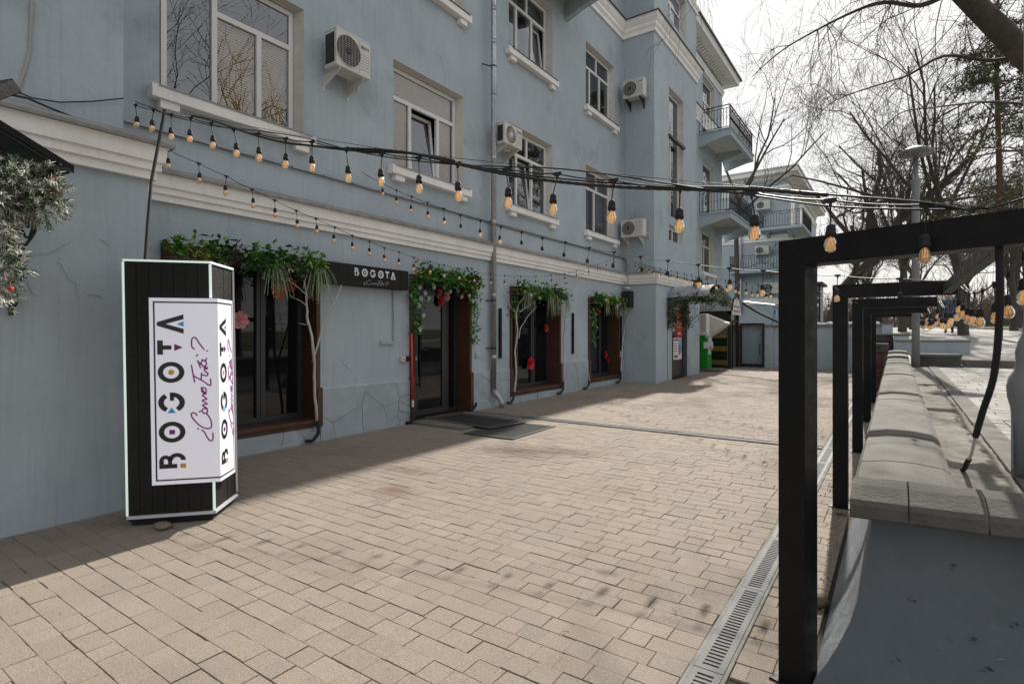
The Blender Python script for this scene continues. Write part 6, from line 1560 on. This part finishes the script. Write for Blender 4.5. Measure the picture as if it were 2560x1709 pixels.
t = thing('downpipe', 'pale downpipe at the left of the second building', 'downpipe', (-8.9,39.8,2)); MB().tube([(-8.7,39.85,3.0),(-8.7,39.85,8.2),(-8.45,39.85,8.9),(-8.45,39.85,ZT+.7)], .08, 8).build('pipe', GALV, t)
# neighbour seen under the gates: grey timber and glass kiosk on the raised ground
t = thing('kiosk', 'small pale kiosk with dark frames on the raised ground behind the retaining wall', 'kiosk', (-4.4,36,uz(36)))
MB().bbox(-5.4,-3.6,36,38,uz(36),4.4,.02).build('kiosk_wall', BLUE_PLINTH, t)
f = MB()
for x in (-5.4,-4.8,-4.2,-3.6): f.bar((x,35.97,uz(36)),(x,35.97,4.4),.09)
for z in (2.6,3.5,4.4): f.bar((-5.4,35.97,z),(-3.6,35.97,z),.08)
f.build('kiosk_frame', IRON, t); MB().bbox(-5.6,-3.4,35.6,38.2,4.4,4.55,.02).build('kiosk_roof', DARKTIN, t)
MB().box(-5.3,-3.7,35.99,35.995,2.65,3.45).build('pane', DARKGLASS, t)

# ================================================================== benches, bins, a parked car
def bench(label, x, y, rz):
    t = thing('park_bench', label, 'bench', (x,y,uz(y)), 'park benches on the grass', rz)
    for k in range(4): MB().box(-.9,.9,-.25+k*.12,-.15+k*.12,.42,.46).build('seat_slat', BROWNF, t, local=True)
    for k in range(3): MB().box(-.9,.9,.24,.27,.55+k*.13,.65+k*.13).build('back_slat', BROWNF, t, local=True)
    for s in (-.75,.75): MB().bar((s,-.22,0),(s,-.22,.42),.05).bar((s,.22,0),(s,.27,.95),.05).bar((s,-.25,.40),(s,.25,.40),.05).build('leg', IRON, t, local=True)
bench('dark park bench on the grass at the far right', 7.0,34.5,R(10)); bench('dark park bench farther back near the thick-trunked tree', -1.6,40,R(-15))
t = thing('parked_car', 'small dark car parked far away behind the park trees', 'car', (8.5,54,uz(54)), None, R(90))
body = MB(); pr = [(-2.1,.35),(-2.1,.75),(-1.9,.85),(-1.1,.92),(-.6,1.38),(.7,1.42),(1.3,.98),(2.0,.88),(2.15,.6),(2.1,.35)]
body.prism([(x,-.85,z) for x,z in pr], (0,1.7,0)); body.build('body', mat('dark_car_paint',(.04,.045,.06),.25), t, local=True)
MB().prism([(-.95,-.86,.95),(-.55,-.86,1.32),(.65,-.86,1.35),(1.1,-.86,1.0)], (0,1.72,0)).build('side_glass', DARKGLASS, t, local=True)
for x in (-1.3,1.35):
    for s in (-.86,.70): MB().lathe([(0,0),(.32,0),(.32,.17),(0,.17)], 14).xf(Matrix.Translation((x,s,.32)) @ Matrix.Rotation(R(-90),4,'X')).build('wheel', RUBBER, t, local=True)
for s in (-.6,.6): MB().box(2.10,2.16,s-.2,s+.2,.62,.74).build('headlight', ACW, t, local=True)

# ================================================================== the person walking on the promenade
def skin_body(name, V, E, Rd, mt, colf, parent):
    me = bpy.data.meshes.new(name); me.from_pydata(V, E, []); o = bpy.data.objects.new(name, me); COL.objects.link(o)
    sk = o.modifiers.new('skin','SKIN'); ss = o.modifiers.new('sub','SUBSURF'); ss.levels = 1; ss.render_levels = 1
    for i, r in enumerate(Rd): me.skin_vertices[0].data[i].radius = r if hasattr(r,'__len__') else (r,r)
    me.skin_vertices[0].data[0].use_root = True
    dg = bpy.context.evaluated_depsgraph_get(); m2 = bpy.data.meshes.new_from_object(o.evaluated_get(dg)); bpy.data.objects.remove(o)
    at = m2.color_attributes.new('tint','FLOAT_COLOR','CORNER')
    for p in m2.polygons:
        c = colf(p.center)
        for li in p.loop_indices: at.data[li].color = (*c,1)
    m2.polygons.foreach_set('use_smooth',[True]*len(m2.polygons)); m2.materials.clear(); m2.materials.append(mt)
    q = bpy.data.objects.new(name, m2); COL.objects.link(q); q.parent = parent; return q
pp = on_y(2372,830,31.0); PX, PY = pp.x, 31.0
per = thing('person', 'person in dark trousers and blue jacket walking on the promenade with a bag', 'person', (PX,PY,uz(PY)), None, R(-15))
V = [(0,0,.93),(0,.01,1.10),(0,.01,1.30),(0,0,1.45),(0,-.01,1.54),(0,-.02,1.64),(0,-.02,1.74),
     (.10,0,.88),(.115,-.08,.50),(.12,.05,.09),(.12,-.07,.045),(-.10,0,.88),(-.11,.10,.48),(-.11,.0,.09),(-.11,-.12,.045),
     (.19,0,1.40),(.26,.02,1.12),(.27,-.08,.88),(.27,-.10,.79),(-.19,0,1.40),(-.28,.0,1.12),(-.33,-.02,.88),(-.33,-.03,.79)]
E_ = [(0,1),(1,2),(2,3),(3,4),(4,5),(5,6),(0,7),(7,8),(8,9),(9,10),(0,11),(11,12),(12,13),(13,14),(3,15),(15,16),(16,17),(17,18),(3,19),(19,20),(20,21),(21,22)]
Rd = [(.16,.12),(.17,.12),(.19,.13),(.14,.10),.06,(.085,.10),(.07,.085),.095,.07,.05,.045,.095,.07,.05,.045,.075,.058,.045,.035,.075,.058,.045,.035]
def pc(c):
    if c.z < .10: return (.10,.06,.04)
    if c.z < .93 and abs(c.x) < .22: return (.015,.015,.018)
    if c.z > 1.72 or (c.z > 1.60 and c.y > .02): return (.03,.02,.015)
    if c.z > 1.52 or (c.z < .86 and abs(c.x) > .22): return (.45,.28,.20)
    return (.02,.11,.13) if abs(c.x) > .17 else (.10,.12,.18)
skin_body('body', V, E_, Rd, mat('person_skin_and_clothes',(1,1,1),.8,tint=True), pc, per)
bag = thing('bag', 'black sports bag carried low beside the walking person', 'bag', (PX-.75,PY-.1,uz(PY)+.3))
bm = MB(); n = 14
for i, (u, k) in enumerate([(0,.6),(.06,.9),(.2,1),(.8,1),(.94,.9),(1,.6)]):
    for j in range(n):
        a = 2*math.pi*j/n; bm.v.append((PX-1.05+.75*u, PY-.1+.14*k*math.cos(a), uz(PY)+.50+.13*k*math.sin(a)))
bm.f = [(i*n+j,i*n+(j+1)%n,(i+1)*n+(j+1)%n,(i+1)*n+j) for i in range(5) for j in range(n)]+[tuple(range(n-1,-1,-1)),tuple(5*n+j for j in range(n))]; bm.c = [None]*len(bm.f)
bm.build('bag_body', RUBBER, bag, smooth=True); MB().tube([(PX-.9,PY-.1,uz(PY)+.60),(PX-.62,PY-.08,uz(PY)+.80),(PX-.45,PY-.1,uz(PY)+.60)], .014, 5).build('strap', RUBBER, bag)
